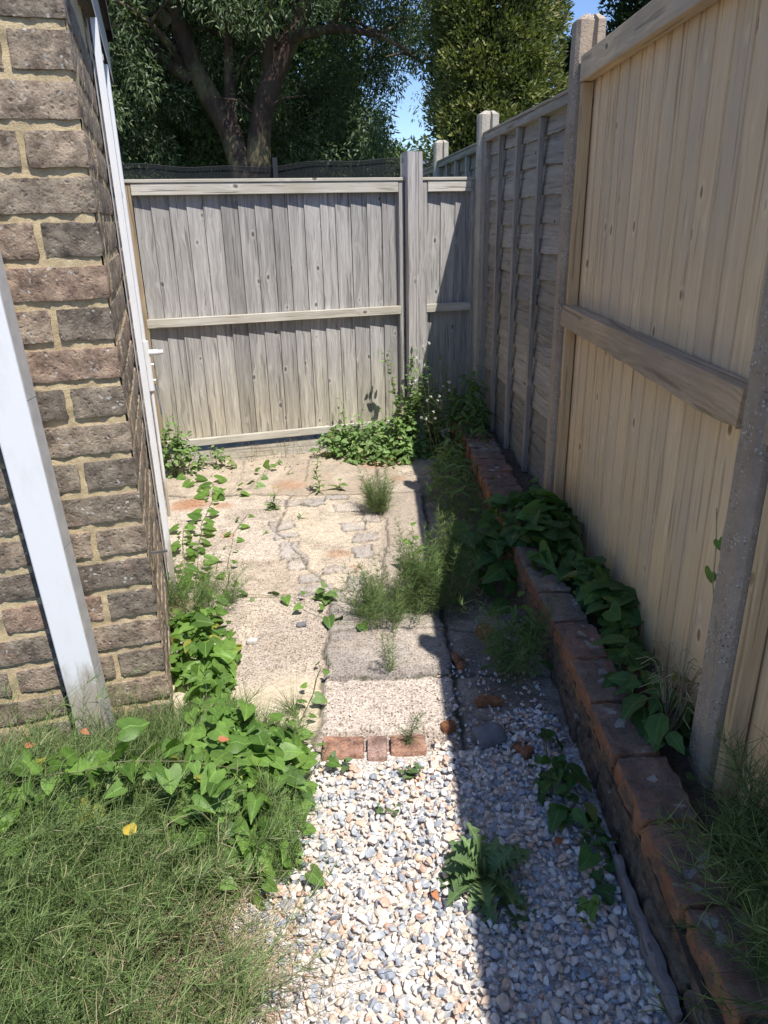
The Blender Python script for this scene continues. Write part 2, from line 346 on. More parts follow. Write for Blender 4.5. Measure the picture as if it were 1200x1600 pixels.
patch(gs & (wy > 2.69), (.36, .33, .28), .7, .008)
ag = (wx > -.24) & (wy <= 2.35) & (wy > 2.05); patch(ag, (.56, .50, .42), 1., .0)
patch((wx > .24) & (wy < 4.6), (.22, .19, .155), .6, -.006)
patch((wx > -.24) & (wy <= 2.05), (.40, .35, .29), 1., -.014)
patch((wx <= -.24) & (wy < 1.86), (.30, .26, .2), .8, -.016)
# soft mottling: sandy wash across the grey slab, worn light patches
k = sst(.15, .75, fbm(P, 3.2, 44))*gs*.55; col = col*(1-k[:, None])+V3(.55, .5, .42)*k[:, None]
k = sst(.1, .8, fbm(P, 5, 77))*.45; col = col*(1-k[:, None])+V3(.42, .36, .27)*k[:, None]*1.0
k = sst(.0, .7, fbm(P, 11, 107))*.5*(Y > 3.0); col = col*(1-k[:, None])+V3(.36, .32, .26)*k[:, None]; agg = np.clip(agg+.5*k, 0, 1)
k = sst(.0, .9, fbm(P, 7, 97))*.35; col = col*(1-k[:, None])+V3(.68, .60, .46)*k[:, None]
for rx, ry, rr, rc in [(-1.18, 4.20, .16, .8), (-.98, 4.18, .09, .6), (-.86, 3.72, .05, .6), (-.95, 2.92, .1, .5), (-.25, 3.46, .07, .5), (-.62, 4.55, .12, .5), (-.05, 4.95, .16, .5), (-.40, 3.25, .05, .4), (-.15, 3.30, .05, .4), (-1.2, 3.2, .12, .5), (.1, 4.6, .1, .5)]:
    k = rc*sst(1.1, .35, np.hypot(wx-rx, (wy-ry)*1.1)/rr+.35*rustn); col = col*(1-k[:, None])+V3(.42, .21, .10)*k[:, None]
sm(np.abs(wx+.24), .006*1.0) if False else None
seamA = np.exp(-((wx+.245)/.009)**2)*(Y < 3.02); seamB = np.exp(-((wx+.24+.28*np.clip((wy-3.02)/.6, 0, 1.25))/.007)**2)*(Y > 3.0)*(Y < 4.35)
seamC = np.exp(-((wx+.02+.03*np.sin(Y*3))/.006)**2)*(Y > 3.05)*(Y < 4.9); seamD = np.exp(-((wy-2.69)/.007)**2)*gs; seamE = np.exp(-((wy-2.35)/.008)**2)*(wx > -.24)*.8
seamF = np.exp(-((wx-.245)/.012)**2)*(Y < 4.3); seamG = np.exp(-((wy-3.035)/.007)**2)*(np.abs(wx) < .3)*.7; seamH = np.exp(-((wy-4.36)/.010)**2)*.9; seamK = np.exp(-((wy-3.02)/.008)**2)*(wx < -.3)*.8; seamI = np.exp(-((wx+.98+.02*np.sin(5*Y))/.005)**2)*(Y > 4.36)*.5; seamJ = np.exp(-((wx+.52)/.005)**2)*(Y > 4.6)*.7
for s_ in (seamA, seamB, seamC, seamD, seamE, seamF, seamG, seamH, seamI, seamJ, seamK): seam = np.maximum(seam, s_)
col = col*(1-.72*seam[:, None]); msk = sst(.35, .8, seam)*sst(-.1, .4, fbm(P, 12, 66)); col = col*(1-.7*msk[:, None])+V3(.07, .085, .035)*(.7*msk[:, None])
cr = np.exp(-((fbm(P, 3.5, 60)-.02)/.012)**2)*.55*(fbm(P, 1.5, 61) > .05); col *= (1-.5*cr[:, None])
Z = hgt+.004*fbm(P, 5, 70)+.0022*fbm(P, 22, 71)+.0022*agg*vnoise(P, 75, 72)-.015*seam-.006*cr
Z += .02*sst(4.6, 5.3, Y)*(.5+.5*fbm(P, 3, 73))-.002
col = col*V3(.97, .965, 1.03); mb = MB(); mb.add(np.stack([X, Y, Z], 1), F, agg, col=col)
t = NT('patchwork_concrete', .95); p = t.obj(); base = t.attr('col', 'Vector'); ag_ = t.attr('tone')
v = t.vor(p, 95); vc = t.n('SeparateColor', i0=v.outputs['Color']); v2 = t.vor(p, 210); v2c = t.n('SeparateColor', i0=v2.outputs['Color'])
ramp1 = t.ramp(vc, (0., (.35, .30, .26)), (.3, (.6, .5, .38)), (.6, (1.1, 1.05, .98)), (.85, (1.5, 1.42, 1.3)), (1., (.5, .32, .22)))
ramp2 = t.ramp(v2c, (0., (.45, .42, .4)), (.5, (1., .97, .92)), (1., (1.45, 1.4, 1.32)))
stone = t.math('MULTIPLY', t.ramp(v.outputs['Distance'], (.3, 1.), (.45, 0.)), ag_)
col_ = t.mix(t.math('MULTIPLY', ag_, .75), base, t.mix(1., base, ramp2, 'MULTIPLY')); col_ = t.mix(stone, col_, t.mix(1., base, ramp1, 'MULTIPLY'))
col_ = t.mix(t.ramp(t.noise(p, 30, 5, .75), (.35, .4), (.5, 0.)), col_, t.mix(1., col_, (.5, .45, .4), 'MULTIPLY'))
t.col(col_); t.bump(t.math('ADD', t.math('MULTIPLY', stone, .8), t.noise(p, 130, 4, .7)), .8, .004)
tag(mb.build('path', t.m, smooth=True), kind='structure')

# rounded, noisy block (bricks, kerbs, broken pieces)
def block(mb, c, h, axes=None, tone=None, r=.007, amp=.003, res=.014, mi=0, f=34, seed=0):
    c = np.asarray(c, float); h = np.asarray(h, float)
    n = np.maximum(2, np.ceil(2*h/res).astype(int)+1); Vs = []; Fs = []; off = 0
    for ax in range(3):
        a, b = [i for i in range(3) if i != ax]
        for sg in (-1, 1):
            A, B = np.meshgrid(np.linspace(-h[a], h[a], n[a]), np.linspace(-h[b], h[b], n[b])); Q = np.zeros((A.size, 3)); Q[:, a] = A.ravel(); Q[:, b] = B.ravel(); Q[:, ax] = sg*h[ax]
            i = np.arange(A.size).reshape(n[b], n[a]); F = np.stack([i[:-1, :-1], i[:-1, 1:], i[1:, 1:], i[1:, :-1]], -1).reshape(-1, 4)
            if (sg < 0) != (ax == 1): F = F[:, ::-1]
            Vs.append(Q); Fs.append(F+off); off += len(Q)
    Q = np.concatenate(Vs); rr = min(r, h.min()*.9); q = np.clip(Q, -(h-rr), h-rr); d = Q-q; L = np.linalg.norm(d, axis=1, keepdims=True)
    Nn = d/(L+1e-9); Q = q+Nn*rr
    Wp = Q if axes is None else Q@np.asarray(axes)
    Wp = Wp+c; Nw = Nn if axes is None else Nn@np.asarray(axes)
    Wp = Wp+Nw*(amp*fbm(Wp, f, 3+seed)+amp*.45*vnoise(Wp, f*4, 9+seed))[:, None]
    mb.add(Wp, np.concatenate(Fs), tone, mi=mi)

# small red bricks that edge the path
for i, (x, y, w, l, tn, lab) in enumerate([(-.150, 1.955, .135, .10, .35, 'red paving brick at the left end of the short row edging the gravel'),
                                           (-.040, 1.950, .065, .11, .95, 'pale pink half brick between the two red ones along the gravel'),
                                           (.062, 1.962, .115, .085, .5, 'bright red brick half under the little horsetail at the gravel edge')]):
    mb = MB(); block(mb, (x, y, -.016), (w/2, l/2, .024), tone=tn, r=.006, amp=.0025, res=.008)
    o = mb.build('paving_brick', M_redb, smooth=True); tag(o, lab, 'brick', 'red bricks set along the gravel edge')
for i, (x, y, z, w, l, h, rz, lab) in enumerate([(.40, 2.62, .02, .05, .07, .05, .5, 'orange brick chunk in the shade under broad leaves'),
                                     (.27, 2.42, .012, .03, .11, .03, .2, 'upright dark red brick sliver beside the grey slab'),
                                     (.36, 2.17, .01, .10, .035, .03, -.1, 'flat dark red brick strip lying in the shade'),
                                     (.20, 2.05, .0, .05, .04, .03, .3, 'small orange brick piece just inside the shadow edge'),
                                     (.43, 1.92, .0, .045, .06, .03, .7, 'small red brick lump among shaded gravel near the low wall'),
                                     (.05, 5.0, .015, .09, .05, .03, .4, 'broken reddish brick piece by the weeds at the fence foot')]):
    mb = MB(); c_, s_ = math.cos(rz), math.sin(rz); block(mb, (x, y, z), (w/2, l/2, h/2), [(c_, s_, 0), (-s_, c_, 0), (0, 0, 1)], .5, r=.008, amp=.006, res=.01)
    tag(mb.build('brick_fragment', M_edge, smooth=True), lab, 'brick piece')
for x, y, w, l, h, rz, lab in [(.33, 1.98, .05, .04, .03, .4, 'large grey stone lying on shaded aggregate by the gravel'), (-.36, 2.74, .022, .014, .01, .2, 'small dark grey pebble alone on the left concrete slab'), (-.55, 2.62, .022, .016, .008, .0, 'small white pebble on the concrete slab beside the bindweed')]:
    mb = MB(); c_, s_ = math.cos(rz), math.sin(rz); block(mb, (x, y, h*.5), (w, l, h), [(c_, s_, 0), (-s_, c_, 0), (0, 0, 1)], .5, r=min(w, h)*.8, amp=.003, res=.008)
    tag(mb.build('loose_stone', plain('stone_'+lab.split()[1], (.60, .58, .55) if 'white' in lab else (.20, .20, .22), .8, .3, 40), smooth=True), lab, 'stone')

# ------------------------------------------------------------------ gravel
def stoneproto(n, lev):
    import bmesh
    out = []
    for i in range(n):
        bm = bmesh.new(); bmesh.ops.create_icosphere(bm, subdivisions=lev, radius=1); V = np.array([v.co for v in bm.verts]); Fc = np.array([[v.index for v in f.verts] for f in bm.faces]); bm.free()
        for k in range(rng.integers(8, 14)):
            d = rdir(1)[0]; o = rng.uniform(.5, .82); s = V@d; V = V-np.where(s > o, s-o, 0)[:, None]*d
        V *= V3(1, rng.uniform(.6, .95), rng.uniform(.4, .7)); V += .03*np.stack([vnoise(V, 3, i*3+k) for k in range(3)], 1)
        out.append((V, Fc))
    return out
HI = stoneproto(14, 3); LO = stoneproto(10, 2)
def quat_R(n, flat=.5):
    a = rng.uniform(0, 2*PI, n); tx = rng.normal(0, flat, n); ty = rng.normal(0, flat, n)
    ca, sa = np.cos(a), np.sin(a); Z0 = np.zeros(n); O = np.ones(n)
    Rz = np.stack([ca, -sa, Z0, sa, ca, Z0, Z0, Z0, O], 1).reshape(n, 3, 3)
    Rx = np.stack([O, Z0, Z0, Z0, np.cos(tx), -np.sin(tx), Z0, np.sin(tx), np.cos(tx)], 1).reshape(n, 3, 3)
    Ry = np.stack([np.cos(ty), Z0, np.sin(ty), Z0, O, Z0, -np.sin(ty), Z0, np.cos(ty)], 1).reshape(n, 3, 3)
    return Rx@Ry@Rz
def jit(x0, x1, y0, y1, st, j=.45):
    X, Y = np.meshgrid(np.arange(x0, x1, st), np.arange(y0, y1, st)); X = X.ravel()+rng.uniform(-j, j, X.size)*st; Y = Y.ravel()+rng.uniform(-j, j, Y.size)*st; return X, Y
gm = MB()
def lay(protos, x, y, z, s, flat):
    k = rng.integers(0, len(protos), len(x)); R = quat_R(len(x), flat)
    for i, pr in enumerate(protos):
        m = k == i
        if m.any(): scatter(gm, pr, np.stack([x[m], y[m], z[m]], 1), R[m], s[m], rng.random(m.sum()))
def edge_ok(x, y):
    lim = 1.92+.05*np.sin(x*17)+.16*sst(.24, .34, x); n = fbm(np.stack([x, y, 0*x], 1), 6, 5)
    return (y < lim+.05*n) & (x < .575) & (x > -1.2) & ~((y > 1.88) & (x > -.24) & (x < .14))
for st, z, s0, s1, pr, fl in [(.024, -.020, .013, .019, LO, .9), (.020, -.008, .011, .018, HI, .7), (.0205, .002, .009, .017, HI, .4), (.046, .012, .009, .018, HI, .45)]:
    x, y = jit(-1.1, .6, .62, 2.15, st); m = edge_ok(x, y); x, y = x[m], y[m]
    lay(pr, x, y, z+rng.normal(0, .003, len(x)), rng.uniform(s0, s1, len(x))*rng.choice([.6, .8, .9, 1.1], len(x)), fl)
x = rng.uniform(.18, .56, 260); y = rng.uniform(1.95, 2.45, 260); lay(LO, x, y, np.full(260, .004), rng.uniform(.004, .011, 260), .8)
x = rng.uniform(-.3, .3, 60); y = rng.uniform(1.98, 3.3, 60); lay(LO, x, y, np.full(60, .004), rng.uniform(.003, .007, 60), .8)
bm_ = MB(); X, Y, F = grid(-1.1, .60, .5, 1.93, .03); P = np.stack([X, Y, 0*X], 1); bm_.add(np.stack([X, Y, -.010+.004*fbm(P, 9, 2)], 1), F)
t = NT('pale_grit', .95); p = t.obj(); vv = t.vor(p, 160); t.col(t.ramp(t.n('SeparateColor', i0=vv.outputs['Color']), (0., (.30, .27, .24)), (.5, (.55, .50, .44)), (1., (.74, .70, .64)))); t.bump(vv.outputs['Distance'], .8, .005)
tag(bm_.build('grit_bed', t.m, smooth=True), kind='structure')
t = NT('mixed_gravel', .9); tone = t.attr('tone'); p = t.obj()
base = t.ramp(tone, (0., (.30, .33, .38)), (.10, (.40, .43, .47)), (.24, (.54, .55, .57)), (.33, (.72, .63, .54)), (.46, (.78, .73, .67)), (.62, (.68, .57, .46)), (.76, (.76, .71, .65)), (.87, (.64, .48, .36)), (.95, (.62, .40, .30)), (1., (.82, .80, .77)))
base.node.color_ramp.interpolation = 'CONSTANT'
off = t.n('CombineXYZ', X=t.math('MULTIPLY', tone, 31.), Y=0., Z=0.); q = t.vm('ADD', p, off)
c = t.mix(t.ramp(t.noise(q, 70, 5, .7), (.38, .55), (.55, 0.)), base, t.mix(1., base, (.62, .58, .56), 'MULTIPLY'))
c = t.mix(t.ramp(t.noise(q, 45, 3, .6, 1.5), (.56, 0.), (.62, .5)), c, (.78, .74, .70))
t.col(c); t.bump(t.noise(q, 160, 4, .7), .5, .002)
tag(gm.build('gravel', t.m, smooth=False), kind='stuff', label='white, cream and blue-grey chipped stone gravel')

# ------------------------------------------------------------------ soil bed and low edging wall on the right
PTS = np.array([(.470, 5.25), (.535, 4.86), (.553, 4.0), (.570, 3.4), (.575, 2.73), (.600, 2.17), (.604, 1.55), (.604, 1.13), (.622, .75), (.64, .45)])
def edx(y): return np.interp(y, PTS[::-1, 1], PTS[::-1, 0])
X, Y, F = grid(.60, .93, .35, 5.7, .02); P = np.stack([X, Y, 0*X], 1)
mb = MB(); mb.add(np.stack([X, Y, .185+.02*fbm(P, 6, 2)], 1), F)
tag(mb.build('soil_bed', M_soil, smooth=True), kind='structure')
wl = thing('edging_wall', 'low orange brick edging wall with mossy mortar and lichened top along the shaded bed', 'garden wall', (.6, 2.5, 0), 0)
mbk = MB()
rg = np.random.default_rng(3)
y = .45; WID = .135
for course, (z0, z1) in enumerate([(-.03, .065), (.080, .155), (.168, .250)]):
    y = .42+.11*(course % 2)
    while y < 5.05:
        L = .222 if course < 2 or y > 2.2 else .235
        if course == 2 and y > 3.5: L = .118                     # headers across the top at the far end
        a = edx(y); b = edx(y+L); d = V3(b-a, L, 0); Ln = np.linalg.norm(d); d /= Ln; n = V3(d[1], -d[0], 0)
        w = WID if course < 2 or y < 3.5 else .185
        jx = rg.normal(0, .004)+(0 if course == 2 else .012); c = V3(a, y, 0)+d*(Ln/2)+n*(w/2+jx)+V3(0, 0, (z0+z1)/2)
        tn = rg.uniform(.25, .95); block(mbk, c, ((Ln-.012)/2, w/2, (z1-z0)/2), [d, n, (0, 0, 1)], tn, r=.010, amp=.0085, res=.013, mi=0, f=20, seed=int(y*100) % 50)
        y += L
ys = np.arange(.42, 5.1, .03)
for side in (0, 1):
    zz = np.arange(-.04, .241, .02) if side == 0 else np.linspace(0, WID-.03, 6)
    A, B = np.meshgrid(ys, zz); ex = edx(A.ravel())
    Pq = np.stack([ex+.026, A.ravel(), B.ravel()], 1) if side == 0 else np.stack([ex+.02+B.ravel(), A.ravel(), np.full(A.size, .236)], 1)
    Pq[:, 0] += .010*fbm(Pq, 14, 4)*(side == 0); Pq[:, 2] += .006*fbm(Pq, 14, 4)*(side == 1)
    i = np.arange(A.size).reshape(A.shape); F = np.stack([i[:-1, :-1], i[:-1, 1:], i[1:, 1:], i[1:, :-1]], -1).reshape(-1, 4); mbk.add(Pq, F, .5, mi=1)
# edging brick: orange arrises, dark crusted faces with lichen on top
t = NT('crusted_edging_brick', .95); p = t.obj(); tone = t.attr('tone'); g = t.n('NewGeometry'); nz = t.n('SeparateXYZ', i0=g.outputs['Normal']).outputs[2]; zz_ = t.n('SeparateXYZ', i0=p).outputs[2]
q = t.vm('ADD', p, t.n('CombineXYZ', X=t.math('MULTIPLY', tone, 7.), Y=0., Z=0.)); n1 = t.noise(q, 18, 6, .7); n2 = t.noise(q, 110, 5, .75)
orange = t.ramp(n1, (.3, (.27, .115, .055)), (.7, (.50, .24, .125)))
orange = t.mix(t.ramp(tone, (.3, .7), (.6, 0.)), orange, (.26, .13, .095)); orange = t.mix(t.ramp(t.noise(p, 11, 5, .75), (.48, 0.), (.58, .85)), orange, (.15, .12, .09))
crust = t.ramp(t.noise(q, 30, 4, .7), (.35, (.08, .065, .048)), (.6, (.24, .18, .13)), (.75, (.26, .23, .11)))
low = t.ramp(t.math('ADD', zz_, t.math('MULTIPLY', t.noise(p, 9, 4, .7), .16)), (.20, 1.), (.245, 0.))
topc = t.ramp(t.math('ADD', nz, t.math('MULTIPLY', n1, .3)), (.75, 0.), (.95, 1.))
topcol = t.mix(t.ramp(n1, (.35, 0.), (.65, 1.)), (.17, .135, .105), t.mix(t.ramp(tone, (.45, 0.), (.7, 1.)), (.33, .275, .21), (.38, .20, .14)))
lv = t.vor(t.vm('ADD', p, t.map(t.n('TexNoise', Vector=p, Scale=25.).outputs['Color'], (.05, .05, .05))), 17).outputs['Distance']
lich = t.math('MULTIPLY', t.ramp(lv, (.24, 1.), (.30, 0.)), t.ramp(t.noise(p, 4.5, 2), (.48, 0.), (.54, 1.)))
topcol = t.mix(t.math('MULTIPLY', lich, .85), topcol, (.44, .43, .40))
c = t.mix(low, orange, crust); c = t.mix(topc, c, topcol); c = t.mix(t.ramp(n2, (.32, .6), (.46, 0.)), c, (.03, .022, .016))
t.col(c); t.bump(t.math('ADD', n1, n2), .9, .012)
mbk.build('brickwork', [t.m, M_mossmortar], wl, smooth=True)
# rotten grey timber kerb along the wall foot
mb = MB()
for y0, y1, tn in [(.5, 1.02, .3), (1.04, 1.46, .6)]:
    c = V3(edx((y0+y1)/2)-.012, (y0+y1)/2, .012); d = V3(edx(y1)-edx(y0), y1-y0, 0); Ln = np.linalg.norm(d); d /= Ln; n = V3(d[1], -d[0], 0)
    block(mb, c, (Ln/2, .012, .030), [d, n, (0, 0, 1)], tn, r=.008, amp=.009, res=.02, f=18)
mb.build('timber_kerb', wood('rotten_timber', (.12, .10, .09), (.34, .30, .28), (.06, .05, .04), 'y', bump=1.), wl, smooth=True)

# ------------------------------------------------------------------ brick house on the left
hs = thing('brick_house', 'weathered brown brick house wall with sandy mortar at the left', 'house', tuple(CORN), 0)
PT = .1078; HGT = 2.26; BR, MT = MB(), MB()
rb = np.random.default_rng(12)
AX_F = [-D2, N2, V3(0, 0, 1)]
nc = int(HGT/PT)
for cidx in range(-1, nc):
    z0 = cidx*PT+.011; z1 = (cidx+1)*PT-.011; zc = (z0+z1)/2; hz = (z1-z0)/2
    even = cidx % 2 == 0
    # front face: u measured from the corner towards the left (-D2)
    u = 0; first = True
    while u < 2.3:
        L = .15 if (even and first) else .31
        dep = .31 if (even and first) else .15
        if first:
            a = u; b = u+L; ctr = CORN-D2*((a+b)/2)+V3(0, 0, zc)
            # corner brick follows both wall directions
            ctr = CORN-D2*(L/2)+D1*(dep/2)+V3(0, 0, zc)
            block(BR, ctr, (L/2-.004, dep/2, hz), [-D2, D1, V3(0, 0, 1)], rb.random()*.9, r=.0042, amp=.0028, res=.0095, seed=int(rb.integers(50)))
        else:
            ctr = CORN-D2*(u+L/2)-N2*.07+V3(0, 0, zc)+N2*rb.normal(0, .0015)
            far = u > .75
            block(BR, ctr, (L/2-.012, .07, hz+rb.normal(0, .001)), AX_F, rb.random()*.95, r=.0055, amp=.0034, res=.03 if far else .0105, seed=int(rb.integers(50)))
        u += L; first = False
    v = .31 if even else .15
    while v < 2.84:
        L = min(.31, 2.86-v)
        ctr = CORN+D1*(v+L/2)-N1*.05+V3(0, 0, zc)+N1*rb.normal(0, .0012)
        if L > .05: block(BR, ctr, (L/2-.011, .05, hz), [D1, N1, V3(0, 0, 1)], rb.random()*.95, r=.008, amp=.0025, res=.022, seed=int(rb.integers(50)))
        v += L
for base, d, Ln, nn, st in [(CORN-N2*.0075+D2*(-.004), -D2, 2.32, N2, .0105), (CORN-N1*.007, D1, 2.86, N1, .02)]:
    us = np.arange(.006, Ln, st); zs = np.arange(-.1, HGT+.005, st); A, B = np.meshgrid(us, zs)
    Pq = base+A.ravel()[:, None]*d+B.ravel()[:, None]*V3(0, 0, 1); Pq = Pq+nn*(.0045*fbm(Pq, 26, 8)+.0018*vnoise(Pq, 110, 4))[:, None]
    i = np.arange(A.size).reshape(A.shape); F = np.stack([i[:-1, :-1], i[:-1, 1:], i[1:, 1:], i[1:, :-1]], -1).reshape(-1, 4); MT.add(Pq, F, .5)
o = BR
for V_, F_, T_ in zip(MT.V, MT.F, MT.T): BR.add(V_, F_-F_.min(), T_, mi=1)
# core of the building so that it is solid
def prism(mb, poly, z0, z1, mi=0, tone=.5):
    n = len(poly); V = [(x, y, z0) for x, y in poly]+[(x, y, z1) for x, y in poly]
    mb.add(V, [[i, (i+1) % n, n+(i+1) % n, n+i] for i in range(n)], tone, mi=mi)
    mb.add(V, [list(range(n, 2*n))], tone, mi=mi)
def pq(u, v): return tuple((CORN-D2*u+D1*v)[:2])
prism(BR, [pq(.03, .03), pq(.03, 2.84), pq(2.34, 2.84), pq(2.34, .03)], -.1, HGT, 1)
BR.build('wall', [M_brick, M_mortar], hs, smooth=True)
mb = MB(); prism(mb, [pq(-.034, -.02), pq(-.034, 2.33), pq(.3, 2.33), pq(.3, -.02)], HGT+.003, HGT+.19); mb.build('fascia', M_fascia, hs, bevel=.004)
mb = MB(); prism(mb, [pq(-.062, -.09), pq(-.062, 2.34), pq(2.4, 2.34), pq(2.4, -.09)], HGT+.192, HGT+.24)
prism(mb, [pq(-.03, -.04), pq(-.03, 2.30), pq(2.36, 2.30), pq(2.36, -.04)], HGT+.241, HGT+.34); mb.build('roof', M_roof, hs, bevel=.004)
mb = MB(); c = CORN+D1*.09+N1*.02+V3(0, 0, .61); block(mb, c, (.004, .030, .004), [D1, N1, V3(0, 0, 1)], .5, r=.001, amp=0, res=.02); mb.build('metal_tie', M_metal, hs)

def onwall(al, o, z): return CORN+D1*al+N1*o+V3(0, 0, z)
# white downpipe / trunking on the side wall
dp = thing('white_downpipe', 'tall white square plastic pipe fixed to the house side wall', 'downpipe', tuple(onwall(.95, .02, 0)))
mb = MB(); R_ = [D1, N1, V3(0, 0, 1)]
block(mb, onwall(.95, .026, 1.13), (.030, .013, 1.13), R_, .5, r=.004, amp=0, res=.6); mb.build('pipe', M_pvc, dp, bevel=0)
mb = MB(); block(mb, onwall(.93, .0055, 1.13), (.034, .002, 1.12), R_, .5, r=.001, amp=0, res=.6); mb.build('back_trim', M_pvcgrey, dp)
for z in (.45, 1.05, 1.7, 2.15):
    mb = MB(); block(mb, onwall(.98, .021, z), (.012, .02, .010), R_, .5, r=.002, amp=0, res=.05); mb.build('clip', M_pvcgrey, dp)
wp = thing('waste_pipe', 'thin white plastic waste pipe with a short stub elbow beside the square pipe', 'pipe', tuple(onwall(1.75, .05, 0)))
def tube1(mb, pts, r, ns=12, tone=.5, cap=True):
    pts = np.asarray(pts, float); V, F = tubes(pts[None], np.broadcast_to(r, (1, len(pts))), ns); mb.add(V, F, tone)
    if cap:
        for e, k in ((0, 0), (1, len(pts)-1)):
            idx = np.arange(ns)+k*ns; mb.add(V[idx], [list(range(ns))], tone)
mb = MB(); tube1(mb, [onwall(1.75, .0195, z) for z in (1.02, 1.7, 2.255)], .014); tube1(mb, [onwall(1.75, .024, z) for z in (.80, .9, 1.05)], .020); tube1(mb, [onwall(1.75, .028, z) for z in (.10, .5, .8)], .009)
mb.build('pipe', M_pvc, wp, smooth=True)
mb = MB(); tube1(mb, [onwall(1.75, .03, .99), onwall(1.75, .06, .99), onwall(1.75, .085, .99)], .0155); tube1(mb, [onwall(1.75, .086, .99), onwall(1.75, .108, .99)], .012)
mb.build('stub', M_pvc, wp, smooth=True)
for z in (.93, .85):
    mb = MB(); tube1(mb, [onwall(1.75, .040, z), onwall(1.75, .056, z)], .006); mb.build('valve', M_pvc, wp, smooth=True)
mb = MB(); tube1(mb, [onwall(1.76, .048, .83), onwall(1.76, .056, .74), onwall(1.78, .060, .66)], .0022); mb.build('cord', M_blue, wp, smooth=True)

# white box-section plastic post leaning by the front wall
pp = thing('white_post', 'white plastic box post leaning sideways in front of the brick wall', 'post', tuple(CORN-D2*.23+N2*.10))
SL = .0405; th = math.atan(SL); ax_u = (V3(0, 0, 1)*math.cos(th)-D2*math.sin(th)); ax_s = np.cross(N2, ax_u)
if ax_s@D2 < 0: ax_s = -ax_s
base = CORN-D2*.2494+N2*.004
def sweep(mb, prof, z0, z1, ns=2):
    n = len(prof); V = [base+ax_s*p_[0]+N2*p_[1]+ax_u*z for z in np.linspace(z0, z1, ns) for p_ in prof]
    F = [[k*n+i, k*n+(i+1) % n, (k+1)*n+(i+1) % n, (k+1)*n+i] for k in range(ns-1) for i in range(n)]; mb.add(V, F, .5); mb.add(V, [list(range((ns-1)*n, ns*n))], .5)
mb = MB(); sweep(mb, [(-.046, 0), (.058, 0), (.0605, .004), (.046, .058), (.044, .060), (-.043, .060), (-.046, .057)], -.05, 2.24); mb.build('post_body', M_pvc, pp)
mb = MB(); sweep(mb, [(-.049, .0), (-.0465, .0), (-.0465, .050), (-.049, .050)], -.05, 2.24); mb.build('shadow_line_strip', M_black, pp)  # black strip drawn in for the thin shadow line along the post's left edge
for za, zb in ((-.05, .30), (.304, .72), (.724, 1.16), (1.164, 1.6), (1.604, 2.23)):
    mb = MB(); sweep(mb, [(.0612, .006), (.0632, .006), (.0488, .0565), (.0470, .0562)], za, zb); mb.build('grey_side_strip', M_pvcgrey, pp)

# ------------------------------------------------------------------ back fence
O = V3(-1.56, 4.913, 0); bdir = D2
def bboards(mb, x0, x1, z0, z1, n, y=.035, th=.017, jz=.004, flip=False):
    w = (x1-x0)/n
    for i in range(n):
        a = x0+i*w; b = a+w+.012; tA, tB = (th, .004) if not flip else (.005, th); zz = z1+rng.normal(0, jz*.2); zb = z0+rng.normal(0, jz); l = rng.normal(0, .0025)
        V = [(a, y-tA, zb), (b, y-tB-.001, zb), (b, y, zb), (a, y, zb), (a+l, y-tA, zz), (b+l, y-tB-.001, zz), (b+l, y, zz), (a+l, y, zz)]
        off = -.0006*i % .003
        V = [(p_[0], p_[1]-(.004 if False else 0)+off*.1, p_[2]) for p_ in V]
        mb.add(V, [(0, 1, 5, 4), (1, 2, 6, 5), (2, 3, 7, 6), (3, 0, 4, 7), (4, 5, 6, 7), (3, 2, 1, 0)], rng.random())
def back_panel(name, label, x0, x1, nb, L0, R0):
    th_ = thing(name, label, 'fence panel', tuple(O+bdir*x0), dirx=bdir, group='grey weathered panels across the back')
    W = x1-x0; b = LMB(); bboards(b, L0, W-R0, .165, 1.765, nb); b.build('boards', W_gv, th_)
    def bx(nm, lo, hi, m=W_gh, bev=.003, tn=None): q = LMB(); q.box(lo, hi, tn); q.build(nm, m, th_, bevel=bev)
    bx('capping', (-.012, -.022, 1.828), (W+.008, .058, 1.848), tn=.7)
    bx('top_rail', (L0, -.016, 1.758), (W-R0, .018, 1.826), tn=.75)
    bx('middle_rail', (L0-.012, -.018, .962), (W-R0+.01, .018, 1.018), tn=.7)
    bx('bottom_rail', (L0, -.016, .145), (W-R0, .018, .195), tn=.55)
    bx('gravel_board', (L0-.03, .006, -.03), (W-R0, .03, .105), tn=.5)
    bx('side_batten', (0, -.014, .02), (L0-.003, .034, 1.826), wood('brown_batten', (.24, .17, .10), (.44, .34, .22), GKN, 'z') if L0 > .055 else W_gv, tn=.6)
    bx('side_batten', (W-R0+.003, -.014, .02), (W, .034, 1.826), W_gv, tn=.62)
    return th_
back_panel('board_fence', 'wide grey weathered board fence panel across the back between house and post', 0, 1.81, 16, .062, .036)
back_panel('board_fence', 'narrow grey fence panel squeezed between wooden post and side fence', 1.935, 2.335, 3, .05, .03)
th_ = thing('fence_post', 'thick grooved grey wooden post standing taller than the back fence', 'fence post', tuple(O+bdir*1.872), dirx=bdir)
q = LMB(); prof = [(-.052, -.075), (-.012, -.075), (-.010, -.070), (.004, -.070), (.006, -.075), (.018, -.075), (.020, -.070), (.024, -.070), (.026, -.075), (.054, -.075), (.054, .06), (-.052, .06)]
n = len(prof); V = [(x, y, z) for z in (-.05, 2.0) for x, y in prof]; q.add(V, [[i, (i+1) % n, n+(i+1) % n, n+i] for i in range(n)], .6); q.add(V, [list(range(n, 2*n))], .9)
q.build('post', W_post, th_, bevel=.0025)

